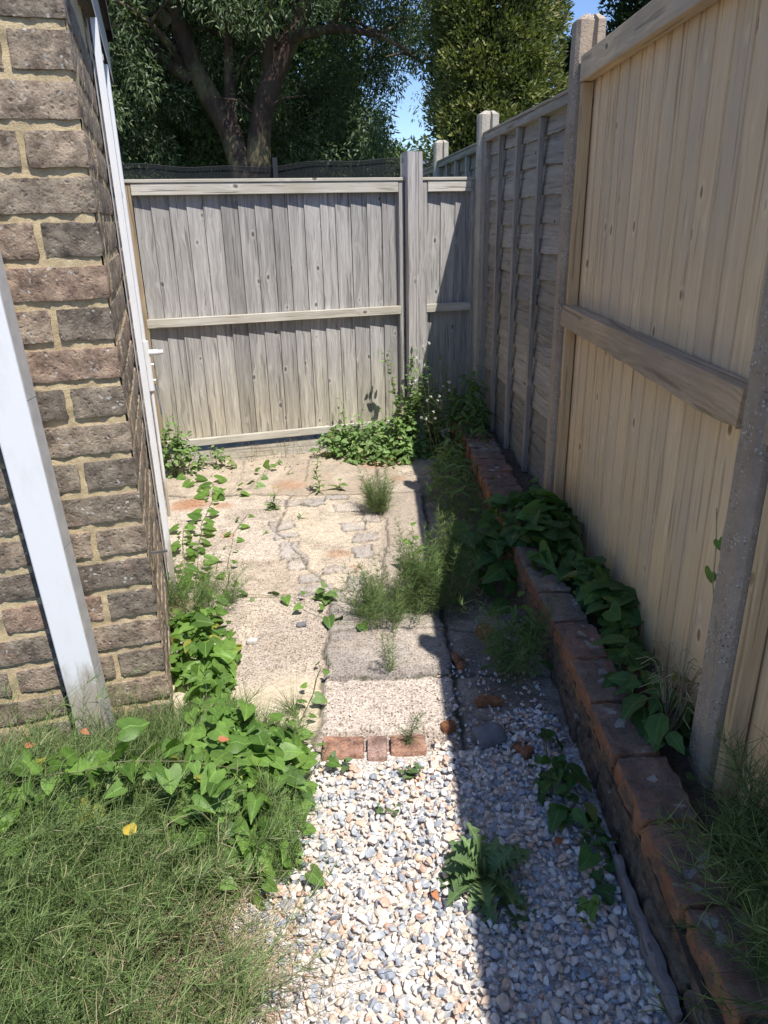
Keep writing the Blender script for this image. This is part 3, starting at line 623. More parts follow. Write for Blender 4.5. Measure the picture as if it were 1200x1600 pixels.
# ------------------------------------------------------------------ right fence: concrete posts, new panels, old lap panels
def conc_post(x, y, top, label, mat=M_conc, w=.11, dep=.10, dirx=(0, -1), z0=-.05, lean=0):
    th_ = thing('concrete_post', label, 'fence post', (x, y, 0), dirx=dirx, group='posts along the right-hand fence')
    q = LMB(); ch = .016
    # H-section: front flange, grooves at both sides
    prof = [(-w/2, 0), (-w/2+ch, -ch), (w/2-ch, -ch), (w/2, 0), (w/2, .030), (w/2-.022, .034), (w/2-.022, .066), (w/2, .07), (w/2, dep), (-w/2, dep), (-w/2, .07), (-w/2+.022, .066), (-w/2+.022, .034), (-w/2, .03)]
    n = len(prof); zs = list(np.linspace(z0, top, 46)); V = []
    for k, z in enumerate(zs):
        for (a, b) in prof: V.append((a+.0018*math.sin(z*7+a*40)+rng.normal(0, .0007), b+rng.normal(0, .0009), z))
    F = [[k*n+i, k*n+(i+1) % n, (k+1)*n+(i+1) % n, (k+1)*n+i] for k in range(len(zs)-1) for i in range(n)]
    q.add(V, F, .5)
    b = (len(zs)-1)*n; tv = V[b:b+n]+[(p_[0]*.55, dep/2+(p_[1]-dep/2)*.5, top+.022) for p_ in V[b:b+n]]
    q.add(tv, [[i, (i+1) % n, n+(i+1) % n, n+i] for i in range(n)], .5); q.add(tv, [list(range(n, 2*n))], .5)
    q.build('post', mat, th_); return th_
FX = .838
conc_post(FX, 1.60, 2.345, 'nearest concrete fence post with exposed pebbles at the lower right', lean=0)
conc_post(FX, 3.535, 2.325, 'rough concrete post joining the new pine panel and the old grey panel')
conc_post(FX, -.33, 2.345, 'concrete fence post beside the viewer outside the picture edge')
def new_panel(y1, y0, top, label):
    th_ = thing('board_fence', label, 'fence panel', (FX, y1, 0), dirx=(0, -1), group='new pine panels on the right')
    W = y1-y0; b = LMB(); bw = .118; n = int(round(W/bw)); bboards(b, .002, W-.016, .10, top-.01, n, y=.070, th=.010, flip=True); b.build('boards', W_nv, th_)
    def bx(nm, lo, hi, m=W_nh, tn=None, bev=.004): q = LMB(); q.box(lo, hi, tn); q.build(nm, m, th_, bevel=bev)
    bx('top_rail', (.005, .006, top-.095), (W-.005, .053, top), tn=.75)
    q = LMB()                                                                       # middle rail: rough sawn, waney lower edge
    xs = np.linspace(-.012, W-.02, 60)
    wob = .010*np.interp(xs, xs, fbm(np.stack([xs, 0*xs, 0*xs], 1), 2.6, 5)); tw = .003*fbm(np.stack([xs, 0*xs, 0*xs], 1), 14, 9)
    V = []
    for x_, w_, u_ in zip(xs, wob, tw): V += [(x_, -.006+u_, 1.118+w_), (x_, .0+u_*.5, 1.214), (x_, .053, 1.216), (x_, .053, 1.118+w_)]
    F = [[4*k+i, 4*k+(i+1) % 4, 4*k+4+(i+1) % 4, 4*k+4+i] for k in range(len(xs)-1) for i in range(4)]+[[0, 1, 2, 3], [4*len(xs)-1, 4*len(xs)-2, 4*len(xs)-3, 4*len(xs)-4]]
    q.add(V, F, .35); q.build('middle_rail', W_nr, th_, bevel=.003)
    bx('side_batten', (.0, .012, .10), (.036, .058, top-.097), W_nb, .6)
    bx('side_batten', (W-.036, .012, .10), (W, .058, top-.097), W_nb, .5)
new_panel(3.478, 1.660, 2.195, 'new pale pine close-board fence panel with thick rough middle rail')
new_panel(1.540, -.27, 2.195, 'new pine fence panel beside the viewer right of the nearest concrete post')

gd = V3(-.08, .997, 0); gd /= np.linalg.norm(gd)
def lap_panel(p1, top, bot, label, ns=14, rail=.055):
    """p1: far end on the ground, runs back towards the viewer"""
    th_ = thing('board_fence', label, 'fence panel', tuple(p1), dirx=tuple(-gd), group='old grey lap panels on the right')
    W = 1.83; q = LMB(); pz = (top-bot)/ns
    for i in range(ns):
        xs = np.linspace(.01, W-.01, 40); zb = bot+i*pz; lowz = zb+.008*fbm(np.stack([xs, 0*xs+i*3.1, 0*xs], 1), 3, i)+.002*rng.normal(size=40); tn = rng.random(); V = []
        for x_, l_ in zip(xs, lowz): V += [(x_, .030, l_), (x_, .036, l_), (x_, .050, zb+pz*1.18), (x_, .046, zb+pz*1.18)]
        F = [[4*k+j, 4*k+(j+1) % 4, 4*k+4+(j+1) % 4, 4*k+4+j] for k in range(39) for j in range(4)]; q.add(V, F, tn)
    q.box((.012, .0515, bot-.02), (W-.012, .056, top-.02), .3); q.build('lap_boards_and_light_block', W_lap, th_)  # the box is an added backing sheet that stops sun leaking between slats
    def bx(nm, lo, hi, m, tn=None): r_ = LMB(); r_.box(lo, hi, tn); r_.build(nm, m, th_, bevel=.003)
    for k, xb in enumerate((.40, .82, 1.27)): bx('vertical_batten', (xb, -.004, bot+.02), (xb+.036, .0235, top-rail), W_lapv)
    bx('side_batten', (0, -.006, bot), (.045, .058, top-rail), W_lapv); bx('side_batten', (W-.05, -.006, bot), (W, .058, top-rail), W_lapv, .85)
    bx('top_rail', (0, -.008, top-rail+.001), (W, .058, top-.012), W_lap, .9); bx('capping', (-.005, -.016, top-.011), (W+.0, .066, top+.002), W_lap, .95)
P0 = V3(.868, 3.605, 0); P1 = P0+gd*1.83; P2 = P1+gd*.11; P3 = P2+gd*1.83; P4 = P3+gd*.11; P5 = P4+gd*1.83
lap_panel(P1, 2.105, .17, 'old grey overlap fence panel with wavy slats between two concrete posts')
lap_panel(P3, 2.065, .05, 'shaded grey overlap fence panel continuing behind the back fence')
lap_panel(P5, 2.045, .05, 'farthest grey overlap fence panel only its top showing')
c = P1+gd*.055; conc_post(c[0]-.022, c[1], 2.215, 'pale topped post at the back corner in front of the tree', M_concpale, .115, .11, tuple(-gd))
c = P3+gd*.055; conc_post(c[0]-.022, c[1], 2.215, 'small pale topped post seen behind the narrow back panel', M_concpale, .115, .11, tuple(-gd))

# ------------------------------------------------------------------ plants
def leaf_heart():
    m = [(0, 0), (0, .3), (0, .65), (0, 1.)]; r = [(.10, -.10), (.24, -.24), (.42, -.17), (.49, .06), (.42, .36), (.26, .66), (.11, .87)]
    V = m+r+[(-x, y) for x, y in r]; F = []
    def half(o, fl):
        a = [4+o+i for i in range(7)]; q = [(0, a[0], a[1], a[2]), (0, a[2], a[3], 1), (1, a[3], a[4], 2), (2, a[4], a[5], a[5]), (2, a[5], a[6], 3)]
        return [tuple(reversed(x)) if fl else x for x in q]
    F = half(0, 0)+half(7, 1)
    V = np.array([(x, y, .30*abs(x)-.28*y*abs(y)-.45*x*x) for x, y in V]); return V, F
_hv, _hf = leaf_heart()
_hq = np.array([f if len(set(f)) == 4 else f for f in _hf])
# split into triangles so that arrays stay regular
def tri(F):
    out = []
    for f in F:
        f = list(dict.fromkeys(f))
        for i in range(1, len(f)-1): out.append((f[0], f[i], f[i+1]))
    return np.array(out)
HEART = (_hv, tri(_hf))
_h2 = _hv.copy(); _h2[:, 2] = .75*np.abs(_hv[:, 0])-.42*_hv[:, 1]*np.abs(_hv[:, 1])-.3*_hv[:, 0]**2; _h2[:, 0] *= .80
_h3 = _hv.copy(); _h3[:, 2] = -.15*np.abs(_hv[:, 0])-.10*_hv[:, 1]**2+.10*np.sin(_hv[:, 1]*7+_hv[:, 0]*6); _h3[:, 0] *= 1.08
HEART2 = (_h2, HEART[1]); HEART3 = (_h3, HEART[1])
def strip_leaf(n, wf, teeth=0, curl=.25, fold=.2, seed=0):
    r_ = np.random.default_rng(seed); V = []; F = []
    for i in range(n+1):
        y = i/n; w = wf(y)
        if teeth: w *= (1+teeth*(1 if i % 2 else -1)*r_.uniform(.45, 1.4))
        sh = (teeth*.05 if i % 2 else 0)
        V += [(-w, y-sh, fold*w-curl*y*y), (0, y, -curl*y*y), (w, y-sh, fold*w-curl*y*y)]
    for i in range(n):
        a = 3*i; F += [(a, a+1, a+4, a+3), (a+1, a+2, a+5, a+4)]
    return np.array(V, float), tri(F)
OVATE = strip_leaf(6, lambda y: .30*math.sin(PI*min(1, y**.75))+.004, .12, .25, .25)
LANCE = strip_leaf(5, lambda y: .13*math.sin(PI*y**.8)+.003, .05, .3, .3)
LOBED = strip_leaf(13, lambda y: (.06+.23*math.sin(PI*y**1.4)), .50, .5, .5, 4)
NARROW = (np.array([(-.09, .0, 0), (.09, 0, 0), (.11, .45, .02), (-.11, .45, .02), (0, 1, -.06)]), np.array([(0, 1, 2), (0, 2, 3), (3, 2, 4)]))
DIAM = (np.array([(-.22, .35, .05), (0, 0, 0), (.22, .35, .05), (0, 1, -.05)]), np.array([(1, 2, 3), (1, 3, 0)]))

def horsetail(mbs, mbb, P, H, lean, nodes=9, nb=9, bl=.07, r=.0009, dry=0., up=.75, br_r=.0006, bn=.2):
    n = len(P); s = np.linspace(0, 1, 7); L = lean; curve = P[:, None]+np.stack([L[:, 0, None]*s**1.6, L[:, 1, None]*s**1.6, H[:, None]*(s-.12*s*s*np.linalg.norm(L, axis=1)[:, None]/(H[:, None]+1e-6))], 2)
    V, F = tubes(curve, np.broadcast_to(r*(1.3-s), (n, 7))); tn = rng.random(n)*.8; mbs.add(V, F, np.repeat(tn, 7*3))
    f = np.linspace(.12, .97, nodes); k = f*6; i0 = np.minimum(k.astype(int), 5); tt = k-i0
    nodeP = curve[:, i0]*(1-tt)[None, :, None]+curve[:, i0+1]*tt[None, :, None]
    N = n*nodes*nb; B = np.repeat(nodeP.reshape(-1, 3), nb, 0); az = rng.uniform(0, 2*PI, N); elev = rng.normal(up, .22, N)
    D = np.stack([np.cos(az)*np.cos(elev), np.sin(az)*np.cos(elev), np.sin(elev)], 1)
    Ld = np.repeat(lean/(H[:, None]+.001), nodes*nb, 0); D[:, :2] += .5*Ld; D /= np.linalg.norm(D, axis=1, keepdims=True)
    ff = np.tile(np.repeat(f, nb), n); LL = bl*(1.15-.75*ff)*rng.uniform(.6, 1.3, N)
    q = np.array([0, .35, .7, 1.]); bend = rng.normal(0, bn, (N, 3)); bend[:, 2] -= .10
    C_ = B[:, None]+D[:, None]*(q[None, :, None]*LL[:, None, None])+bend[:, None]*(q**2)[None, :, None]*LL[:, None, None]
    V, F = tubes(C_, np.broadcast_to(br_r*np.array([1, .9, .75, .35]), (N, 4)))
    tb = np.clip(rng.random(N)*.85, 0, .9)
    if np.ndim(dry) or dry > 0: d_ = np.repeat(np.broadcast_to(dry, (n,)), nodes*nb); tb = np.where(rng.random(N) < d_, 1., tb)
    mbb.add(V, F, np.repeat(tb, 12))
def horsetail_thing(x, y, z, rad, H, n, label, nodes=9, nb=9, bl=.07, leanr=.3, dry=0., leanv=(0, 0), grp='wispy green horsetail plants', br_r=.0006):
    th_ = thing('horsetail_plant', label, 'horsetail', (x, y, z), group=grp)
    a = rng.uniform(0, 2*PI, n); rr = rad*np.sqrt(rng.random(n)); P = np.stack([x+rr*np.cos(a), y+rr*np.sin(a), np.full(n, z-.005)], 1)
    Hh = H*rng.uniform(.6, 1.05, n); Ln = np.stack([np.cos(a), np.sin(a)], 1)*(leanr*Hh*rng.uniform(.2, 1, n)*(rr/rad+.2))[:, None]+np.array(leanv)*Hh[:, None]
    s_, b_ = MB(), MB(); horsetail(s_, b_, P, Hh, Ln, nodes, nb, bl, dry=dry, br_r=br_r); s_.build('stems', L_stem, th_); b_.build('branches', L_horse, th_)
horsetail_thing(-.03, 4.02, 0, .06, .27, 30, 'feathery horsetail tuft alone on the far slabs, full sun', 9, 8, .085, .5)
horsetail_thing(.02, 2.79, 0, .14, .23, 60, 'low bushy horsetail in front of the taller clump at the path centre', 8, 9, .07, .5)
horsetail_thing(.23, 2.88, 0, .13, .40, 80, 'tallest horsetail clump, half sun half shade, at the path centre', 11, 8, .075, .35)
horsetail_thing(.012, 2.36, 0, .018, .23, 3, 'slender pair of horsetail stems growing from the grey slab joint', 11, 9, .05, .2)
horsetail_thing(.062, 1.96, 0, .012, .17, 2, 'single thin horsetail sprig behind the bright red brick', 9, 8, .055, .3, leanv=(.35, .1))
horsetail_thing(-.86, 2.92, 0, .17, .18, 50, 'low spreading horsetail patch beside the house pipe foot', 7, 9, .08, .8)
horsetail_thing(.475, 2.30, 0, .07, .34, 20, 'dark horsetail clump against the low brick wall in shade', 9, 8, .08, .5)
horsetail_thing(.45, 3.75, 0, .12, .32, 20, 'shaded horsetail clump beside the low wall farther back', 8, 7, .08, .5)
horsetail_thing(.86, 1.22, .19, .10, .34, 26, 'dense horsetail in the raised bed at the lower right', 9, 7, .13, .8, leanv=(-.3, .1), br_r=.0009)
horsetail_thing(.82, .95, .19, .10, .32, 26, 'drooping horsetail over the wall top at the bottom right corner', 8, 7, .13, .8, leanv=(-.4, .0), br_r=.0009)
horsetail_thing(-.36, 1.02, 0, .05, .10, 12, 'small horsetail sprout on the gravel at the bottom edge', 7, 8, .05, .4)

# the big horsetail mass lower left: nobody could count it
s_, b_ = MB(), MB()
def inmass(x, y):
    edge = -.30-.10*np.sin(y*6)-.35*sst(1.35, 1.05, y)*0
    wallf = 2.09+.283/.959*(x+.729)-.03
    return (x < np.where(y > 1.45, -.33, -.36+.0*y)+.05*np.sin(y*13)) & (y < wallf)
X, Y = jit(-1.55, -.25, .55, 2.08, .036); m = inmass(X, Y); X, Y = X[m], Y[m]
cs_ = .17; gx = np.floor(X/cs_); gy = np.floor(Y/cs_); ccx = (gx+.5+.35*np.sin(gx*12.9+gy*7.3))*cs_; ccy = (gy+.5+.35*np.sin(gx*4.1+gy*19.7))*cs_
offx, offy = X-ccx, Y-ccy; X = ccx+.48*offx; Y = ccy+.48*offy; Y = np.minimum(Y, 2.09+.295*(X+.729)-.05)
P = np.stack([X, Y, 0*X-.01], 1); n = len(P); nz_ = fbm(P, 3, 3)
dryz = 1.15*np.exp(-(((X+.50)/.15)**2+((Y-1.12)/.16)**2))*(.75+.4*fbm(P, 8, 15)); dryz = np.clip(dryz, 0, 1)
Hh = (.38+.12*nz_)*(1-.72*dryz)*rng.uniform(.6, 1.15, n)*np.interp(Y-2.09-.295*(X+.729), [-.65, -.34, -.16, -.05], [1.05, .58, .26, .10])*np.interp(X, [-1.5, -.5, -.3], [1.05, .95, .6])
offx, offy = offx, offy
keep = rng.random(n) > .78*dryz+.62*sst(-.05, .45, fbm(P, 6, 50)); P, Hh, X, Y, dryz, offx, offy = P[keep], Hh[keep], X[keep], Y[keep], dryz[keep], offx[keep], offy[keep]; n = len(P)
Ln = np.stack([.06+2.6*offx, -.05+2.6*offy], 1)*(Hh/.3)[:, None]+rng.normal(0, .03, (n, 2))
horsetail(s_, b_, P, Hh, Ln, 11, 7, .12, r=.0015, dry=np.clip(dryz*1.2, 0, .9)+.02, up=.8, br_r=.00075, bn=.30)
s_.V += b_.V; s_.F += [f+s_.n for f in b_.F]; s_.T += b_.T; s_.L += b_.L; s_.MI += b_.MI; s_.col += b_.col; s_.n += b_.n
tag(s_.build('horsetail_cover', L_horse), kind='stuff', label='dense tangled green horsetail in front of the brick wall')
th_ = thing('horsetail_plant', 'long thin wiry horsetail strands standing against the brick wall', 'horsetail', (-1.05, 1.86, 0), group='wispy green horsetail plants')
s2, b2 = MB(), MB(); n2 = 34; x2 = rng.uniform(-1.32, -.72, n2); P2 = np.stack([x2, 2.05+.295*(x2+.729)-rng.uniform(.04, .16, n2), 0*x2], 1)
horsetail(s2, b2, P2, rng.uniform(.18, .34, n2), rng.normal(0, .07, (n2, 2))-V3(0, .02, 0)[:2], 6, 4, .10, up=1.0); s2.build('stems', L_stem, th_); b2.build('branches', L_horse, th_)
# dry matted stalks at the bottom
n = 1500; x = rng.normal(-.50, .13, n); y = rng.normal(1.12, .13, n); a = rng.uniform(0, 2*PI, n); L = rng.uniform(.05, .16, n); q = np.array([0, .5, 1.])
z = rng.uniform(.0, .11, n); C_ = np.stack([x, y, z], 1)[:, None]+np.stack([np.cos(a), np.sin(a), rng.normal(0, .25, n)], 1)[:, None]*(q[None, :, None]*L[:, None, None])
C_[:, :, 2] = np.maximum(C_[:, :, 2], .012); V, F = tubes(C_, np.full((n, 3), .0008)); mb = MB(); mb.add(V, F, np.repeat(rng.random(n), 9))
tag(mb.build('dry_stalks', L_dry), kind='stuff', label='matted straw coloured dead stalks at the bottom left')

def vine(th_, pts, r=.0014, every=.045, size=.05, mat=L_bind, jitter=.02, updir=.5, sw=.25, lift=.02, proto=HEART, droop=.2, dens=1, tone=(.1, .85)):
    pts = np.asarray(pts, float); seg = np.linalg.norm(np.diff(pts, axis=0), axis=1); cum = np.r_[0, np.cumsum(seg)]; T = cum[-1]
    k = max(6, int(T/.02)); s = np.linspace(0, T, k); Cc = np.stack([np.interp(s, cum, pts[:, i]) for i in range(3)], 1); Cc[1:-1] += jitter*.3*np.stack([fbm(Cc[1:-1], 12, i) for i in range(3)], 1)
    mb = MB(); tube1(mb, Cc, r, 4, .5, False)
    n = int(T/every*dens); u = np.linspace(.02, .98, n)*(k-1); i0 = u.astype(int); B = Cc[i0]; Tn = Cc[np.minimum(i0+1, k-1)]-B; Tn /= np.linalg.norm(Tn, axis=1, keepdims=True)+1e-9
    side = np.where(np.arange(n) % 2 == 0, 1, -1)[:, None]*np.cross(Tn, V3(0, 0, 1)); D = side*rng.uniform(.3, 1.1, (n, 1))+Tn*rng.uniform(-.2, .7, (n, 1))+V3(0, 0, 1)*rng.normal(0, .15, (n, 1)); D /= np.linalg.norm(D, axis=1, keepdims=True)
    Lp = size*rng.uniform(.3, .7, n); E_ = B+D*Lp[:, None]+V3(0, 0, 1)*(lift*rng.random((n, 1)))
    V, F = tubes(np.stack([B, (B+E_)/2+V3(0, 0, lift*.4), E_], 1), np.full((n, 3), r*.6)); mb.add(V, F, .3); mb.build('stems', L_stem, th_)
    N = V3(0, 0, 1)*updir+V3(0, -.35, .3)+rng.normal(0, sw, (n, 3)); D2_ = D+V3(0, 0, -droop); lb = MB()
    scatter(lb, proto, E_, basis(D2_, N), size*rng.uniform(.4, 1.2, n), rng.uniform(*tone, n)); lb.build('leaves', mat, th_, smooth=True)
def heap(name, label, cat, ctr, fn, n, size, mat, proto=HEART, out=.6, stems=12, grp=None, tone=(.05, .9), base=None, droop=.35):
    th_ = thing(name, label, cat, ctr, group=grp); P, N = fn(n); lb = MB(); D = rng.normal(0, 1, (n, 3)); D[:, 2] = -droop; D += N*out*.45; D[:, 1] -= .35
    Bs = basis(D, N*.8+V3(0, -.2, .45)+rng.normal(0, .55, (n, 3))); Sz = size*rng.uniform(.35, 1.35, n); Tn_ = np.where(rng.random(n) < .03, .98, rng.uniform(*tone, n)); pk = rng.integers(0, 3, n)
    for k_, pr_ in enumerate((HEART, HEART2, HEART3) if proto is HEART else (proto, proto, proto)): m_ = pk == k_; scatter(lb, pr_, P[m_], Bs[m_], Sz[m_], Tn_[m_]) if m_.any() else None
    lb.build('leaves', mat, th_, smooth=True)
    k = min(stems, n); G = P[:k].copy(); G[:, 2] = ctr[2]-.01; G[:, :2] = G[:, :2]*.6+np.array(ctr[:2])*.4; mid = (G+P[:k])/2+rng.normal(0, .02, (k, 3)); mid[:, 2] = np.maximum(mid[:, 2], ctr[2])
    mb = MB(); V, F = tubes(np.stack([G, mid, P[:k]], 1), np.full((k, 3), .0014), 4); mb.add(V, F, .4); mb.build('stems', L_stem, th_)
def mound(cx, cy, z0, ax, ay, h, rz=0, fill=.45):
    def f(n):
        u = rng.uniform(0, 2*PI, n); r_ = np.sqrt(rng.random(n)); z = h*np.sqrt(np.maximum(0, 1-r_**2))*(1-fill*rng.random(n))*(1+.25*rng.normal(size=n)*.5); r_ = r_*(1+.22*np.sin(u*3+cx*9)+.12*np.sin(u*7+cy)); x = r_*np.cos(u)*ax; y = r_*np.sin(u)*ay
        N = np.stack([x/ax**2, y/ay**2, z/h**2+.001], 1); N /= np.linalg.norm(N, axis=1, keepdims=True); N[:, 2] += .6; c_, s_ = math.cos(rz), math.sin(rz)
        return np.stack([cx+x*c_-y*s_, cy+x*s_+y*c_, z0+np.maximum(.006, z)], 1), N
    return f
heap('bindweed', 'bushy bright green bindweed mound against the house side wall', 'bindweed', (-.70, 2.45, 0), mound(-.71, 2.46, 0, .125, .42, .16, .25, .7), 260, .054, L_bind, grp='bindweed growing at the left')
heap('bindweed', 'large bright bindweed mound spilling toward the gravel beside the horsetail', 'bindweed', (-.48, 1.78, 0), mound(-.45, 1.76, 0, .17, .28, .25, .5, .6), 560, .046, L_bind, grp='bindweed growing at the left')
heap('bindweed', 'bindweed patch hanging over the gravel edge below the larger mound', 'bindweed', (-.42, 1.56, 0), mound(-.43, 1.50, 0, .14, .17, .28, .2, .6), 150, .046, L_bind, grp='bindweed growing at the left')
def vt(label, pts, **k):
    th_ = thing('bindweed_vine', label, 'bindweed', tuple(pts[0]), group='trailing bindweed shoots'); vine(th_, pts, **k)
heap('bindweed', 'scattered bindweed leaves threaded through the horsetail in front of the white post', 'bindweed', (-.72, 1.56, 0), mound(-.74, 1.56, .05, .36, .17, .29, .05, .5), 85, .054, L_bind, grp='bindweed growing at the left', tone=(.3, .88))
heap('bindweed', 'pale leaves half buried in horsetail at the far left edge', 'bindweed', (-1.02, 1.42, 0), mound(-1.02, 1.42, .05, .14, .16, .24, .05, .3), 40, .058, L_bind, grp='bindweed growing at the left', tone=(.4, .88))
vt('chain of pale arrow-shaped leaves crossing on top of the horsetail', [(-1.02, 1.50, .27), (-.85, 1.47, .33), (-.68, 1.50, .34), (-.52, 1.52, .33), (-.38, 1.50, .31)], size=.055, every=.022, updir=.35, sw=.7, tone=(.3, .88), droop=.5)
vt('bindweed shoot rising beside the white pipe foot over the horsetail', [(-1.0, 3.0, .05), (-.98, 3.3, .02), (-1.06, 3.55, .02), (-1.12, 3.8, .02)], size=.06, every=.04)
vt('leafy bindweed runner climbing up the slabs past the rust stain', [(-.86, 2.95, .05), (-.93, 3.3, .01), (-1.0, 3.65, .01), (-1.04, 3.95, .01), (-1.05, 4.25, .01), (-1.12, 4.6, .01)], size=.075, every=.05)
vt('bindweed runner lying between the rust stain and the fence', [(-1.33, 4.72, .01), (-1.12, 4.42, .02), (-.98, 4.28, .02), (-.86, 4.45, .02), (-.80, 4.72, .02), (-.74, 4.98, .02)], size=.07, every=.075)
vt('thin upright bindweed runner right of the leafy one on pale slab', [(-.74, 3.12, .02), (-.80, 3.45, .01), (-.83, 3.75, .01), (-.80, 4.0, .01)], size=.05, every=.075)
vt('bindweed trail crossing the middle of the path', [(-.75, 2.98, .02), (-.6, 3.0, .02), (-.45, 2.98, .02), (-.36, 2.88, .02), (-.2, 2.72, .02), (-.1, 2.72, .02)], size=.055, every=.065)
vt('short bindweed shoot creeping over the smooth yellow patch', [(-.32, 1.95, .05), (-.30, 2.08, .02), (-.27, 2.22, .02), (-.25, 2.40, .02)], size=.05, every=.055)
vt('bindweed shoot reaching across the gravel from the mound', [(-.33, 1.62, .06), (-.27, 1.75, .02), (-.22, 1.85, .03), (-.2, 1.93, .02)], size=.05, every=.05)
vt('lone bindweed tip with heart leaves over the pale gravel', [(-.42, 1.30, .15), (-.36, 1.36, .10), (-.30, 1.42, .06), (-.22, 1.44, .03)], size=.055, every=.05)
vt('bindweed strand hanging over gravel beside the tall clump of leaves', [(-.38, 1.45, .14), (-.30, 1.52, .07), (-.25, 1.60, .03)], size=.045, every=.045)

# shaded plants in and along the bed
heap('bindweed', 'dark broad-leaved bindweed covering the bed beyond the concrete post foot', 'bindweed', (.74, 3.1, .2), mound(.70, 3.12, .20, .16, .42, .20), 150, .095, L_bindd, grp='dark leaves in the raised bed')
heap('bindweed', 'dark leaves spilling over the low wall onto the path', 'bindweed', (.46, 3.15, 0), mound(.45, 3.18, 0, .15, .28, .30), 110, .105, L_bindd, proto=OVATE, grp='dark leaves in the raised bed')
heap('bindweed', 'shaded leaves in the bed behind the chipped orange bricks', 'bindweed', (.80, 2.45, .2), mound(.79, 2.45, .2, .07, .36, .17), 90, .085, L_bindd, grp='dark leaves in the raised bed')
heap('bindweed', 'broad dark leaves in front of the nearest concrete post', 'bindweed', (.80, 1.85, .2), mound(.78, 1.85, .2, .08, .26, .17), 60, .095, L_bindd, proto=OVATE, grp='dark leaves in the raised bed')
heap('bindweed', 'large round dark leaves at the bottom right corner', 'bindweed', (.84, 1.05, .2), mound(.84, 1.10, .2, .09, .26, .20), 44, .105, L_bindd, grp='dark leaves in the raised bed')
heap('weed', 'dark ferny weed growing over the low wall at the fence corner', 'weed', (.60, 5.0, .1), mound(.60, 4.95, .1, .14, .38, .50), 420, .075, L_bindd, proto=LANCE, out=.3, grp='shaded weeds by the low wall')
heap('weed', 'shaded leafy weeds along the foot of the low wall', 'weed', (.42, 4.3, 0), mound(.42, 4.35, 0, .12, .55, .30), 420, .07, L_weed, proto=LANCE, out=.4, grp='shaded weeds by the low wall', tone=(0, .5))
heap('weed', 'narrow leaved weed leaning on the low wall among horsetail', 'weed', (.50, 2.35, 0), mound(.50, 2.42, 0, .08, .14, .26), 70, .09, L_bindd, proto=LANCE, out=.5, grp='shaded weeds by the low wall')
heap('weed', 'dark leafy weed on shaded gravel against the low wall', 'weed', (.50, 1.72, 0), mound(.505, 1.74, 0, .06, .2, .10), 46, .07, L_bindd, proto=OVATE, out=.4, grp='shaded weeds by the low wall')
heap('weed', 'small weed at the wall foot on shaded gravel near the viewer', 'weed', (.545, 1.47, 0), mound(.54, 1.47, 0, .03, .12, .09), 14, .05, L_bindd, proto=HEART, out=.4, grp='shaded weeds by the low wall')
heap('weed', 'single small yellow-green leaf by the timber kerb', 'weed', (.50, 1.33, 0), mound(.50, 1.33, 0, .02, .02, .04), 2, .06, L_bind, out=.2, grp='shaded weeds by the low wall')

# sunlit weeds at the foot of the back fence
heap('weed', 'small ragged weed clump in the corner by the house and back fence', 'weed', (-1.40, 4.72, 0), mound(-1.40, 4.80, 0, .15, .08, .36), 260, .042, L_weed, proto=OVATE, out=.4, grp='weeds at the back fence foot')
heap('weed', 'low straggly weed beside the corner clump under the fence rail', 'weed', (-1.17, 4.88, 0), mound(-1.16, 4.90, 0, .13, .06, .16), 110, .036, L_weed, proto=OVATE, out=.4, grp='weeds at the back fence foot')
heap('weed', 'wide bright green weed mat at the foot of the wooden post', 'weed', (.05, 5.15, 0), mound(.03, 5.08, 0, .40, .17, .30, .0, .85), 1200, .047, L_weed, proto=OVATE, out=.5, grp='weeds at the back fence foot')
heap('weed', 'leafy weed under the fence left of the bright mat', 'weed', (-.34, 5.12, 0), mound(-.33, 5.10, 0, .14, .08, .26), 240, .045, L_weed, proto=OVATE, out=.4, grp='weeds at the back fence foot')
def upright(name, label, cat, x, y, z, H, ns, size, mat, proto=OVATE, lean=.15, every=.03, grp=None, flowers=False, tone=(.2, .9)):
    th_ = thing(name, label, cat, (x, y, z), group=grp); mb = MB(); lb = MB(); fl = MB()
    for i in range(ns):
        a = rng.uniform(0, 2*PI); h = H*rng.uniform(.55, 1.) if i else H; l = lean*h*rng.uniform(.2, 1); s = np.linspace(0, 1, 9)
        Cc = np.stack([x+rng.normal(0, .02)+l*math.cos(a)*s**1.5+.008*np.sin(s*9+i), y+rng.normal(0, .015)+l*math.sin(a)*s**1.5, z+h*s-.005], 1); tube1(mb, Cc, .0026*(1.2-s), 4, .3, False)
        n = max(3, int(h/every)); u = np.linspace(.08, .98, n); B = np.stack([np.interp(u, s, Cc[:, k]) for k in range(3)], 1); az = np.arange(n)*2.4+a
        D = np.stack([np.cos(az), np.sin(az), rng.uniform(.1, .7, n)], 1); N = np.stack([-np.cos(az)*.4, -np.sin(az)*.4, np.ones(n)], 1)
        scatter(lb, proto, B, basis(D, N+rng.normal(0, .2, (n, 3))), size*(1.15-.6*u)*rng.uniform(.7, 1.2, n), rng.uniform(*tone, n))
        if flowers:
            for k in range(4):
                e = Cc[-1]+V3(rng.normal(0, .03), rng.normal(0, .02), rng.uniform(-.02, .05)); tube1(mb, [Cc[-2], (Cc[-2]+e)/2, e], .001, 4, .3, False); q = rdir(14)
                V, F = tubes(np.stack([e+q*.001, e+q*.010], 1), np.full((14, 2), .0013), 3); fl.add(V, F, .5)
    mb.build('stems', L_stem, th_); lb.build('leaves', mat, th_, smooth=True)
    if flowers: fl.build('seed_heads', L_white, th_)
G1 = 'weeds at the back fence foot'
upright('weed', 'tall bushy weed climbing the wooden post', 'weed', .18, 5.20, 0, .76, 18, .068, L_weed, lean=.38, grp=G1)
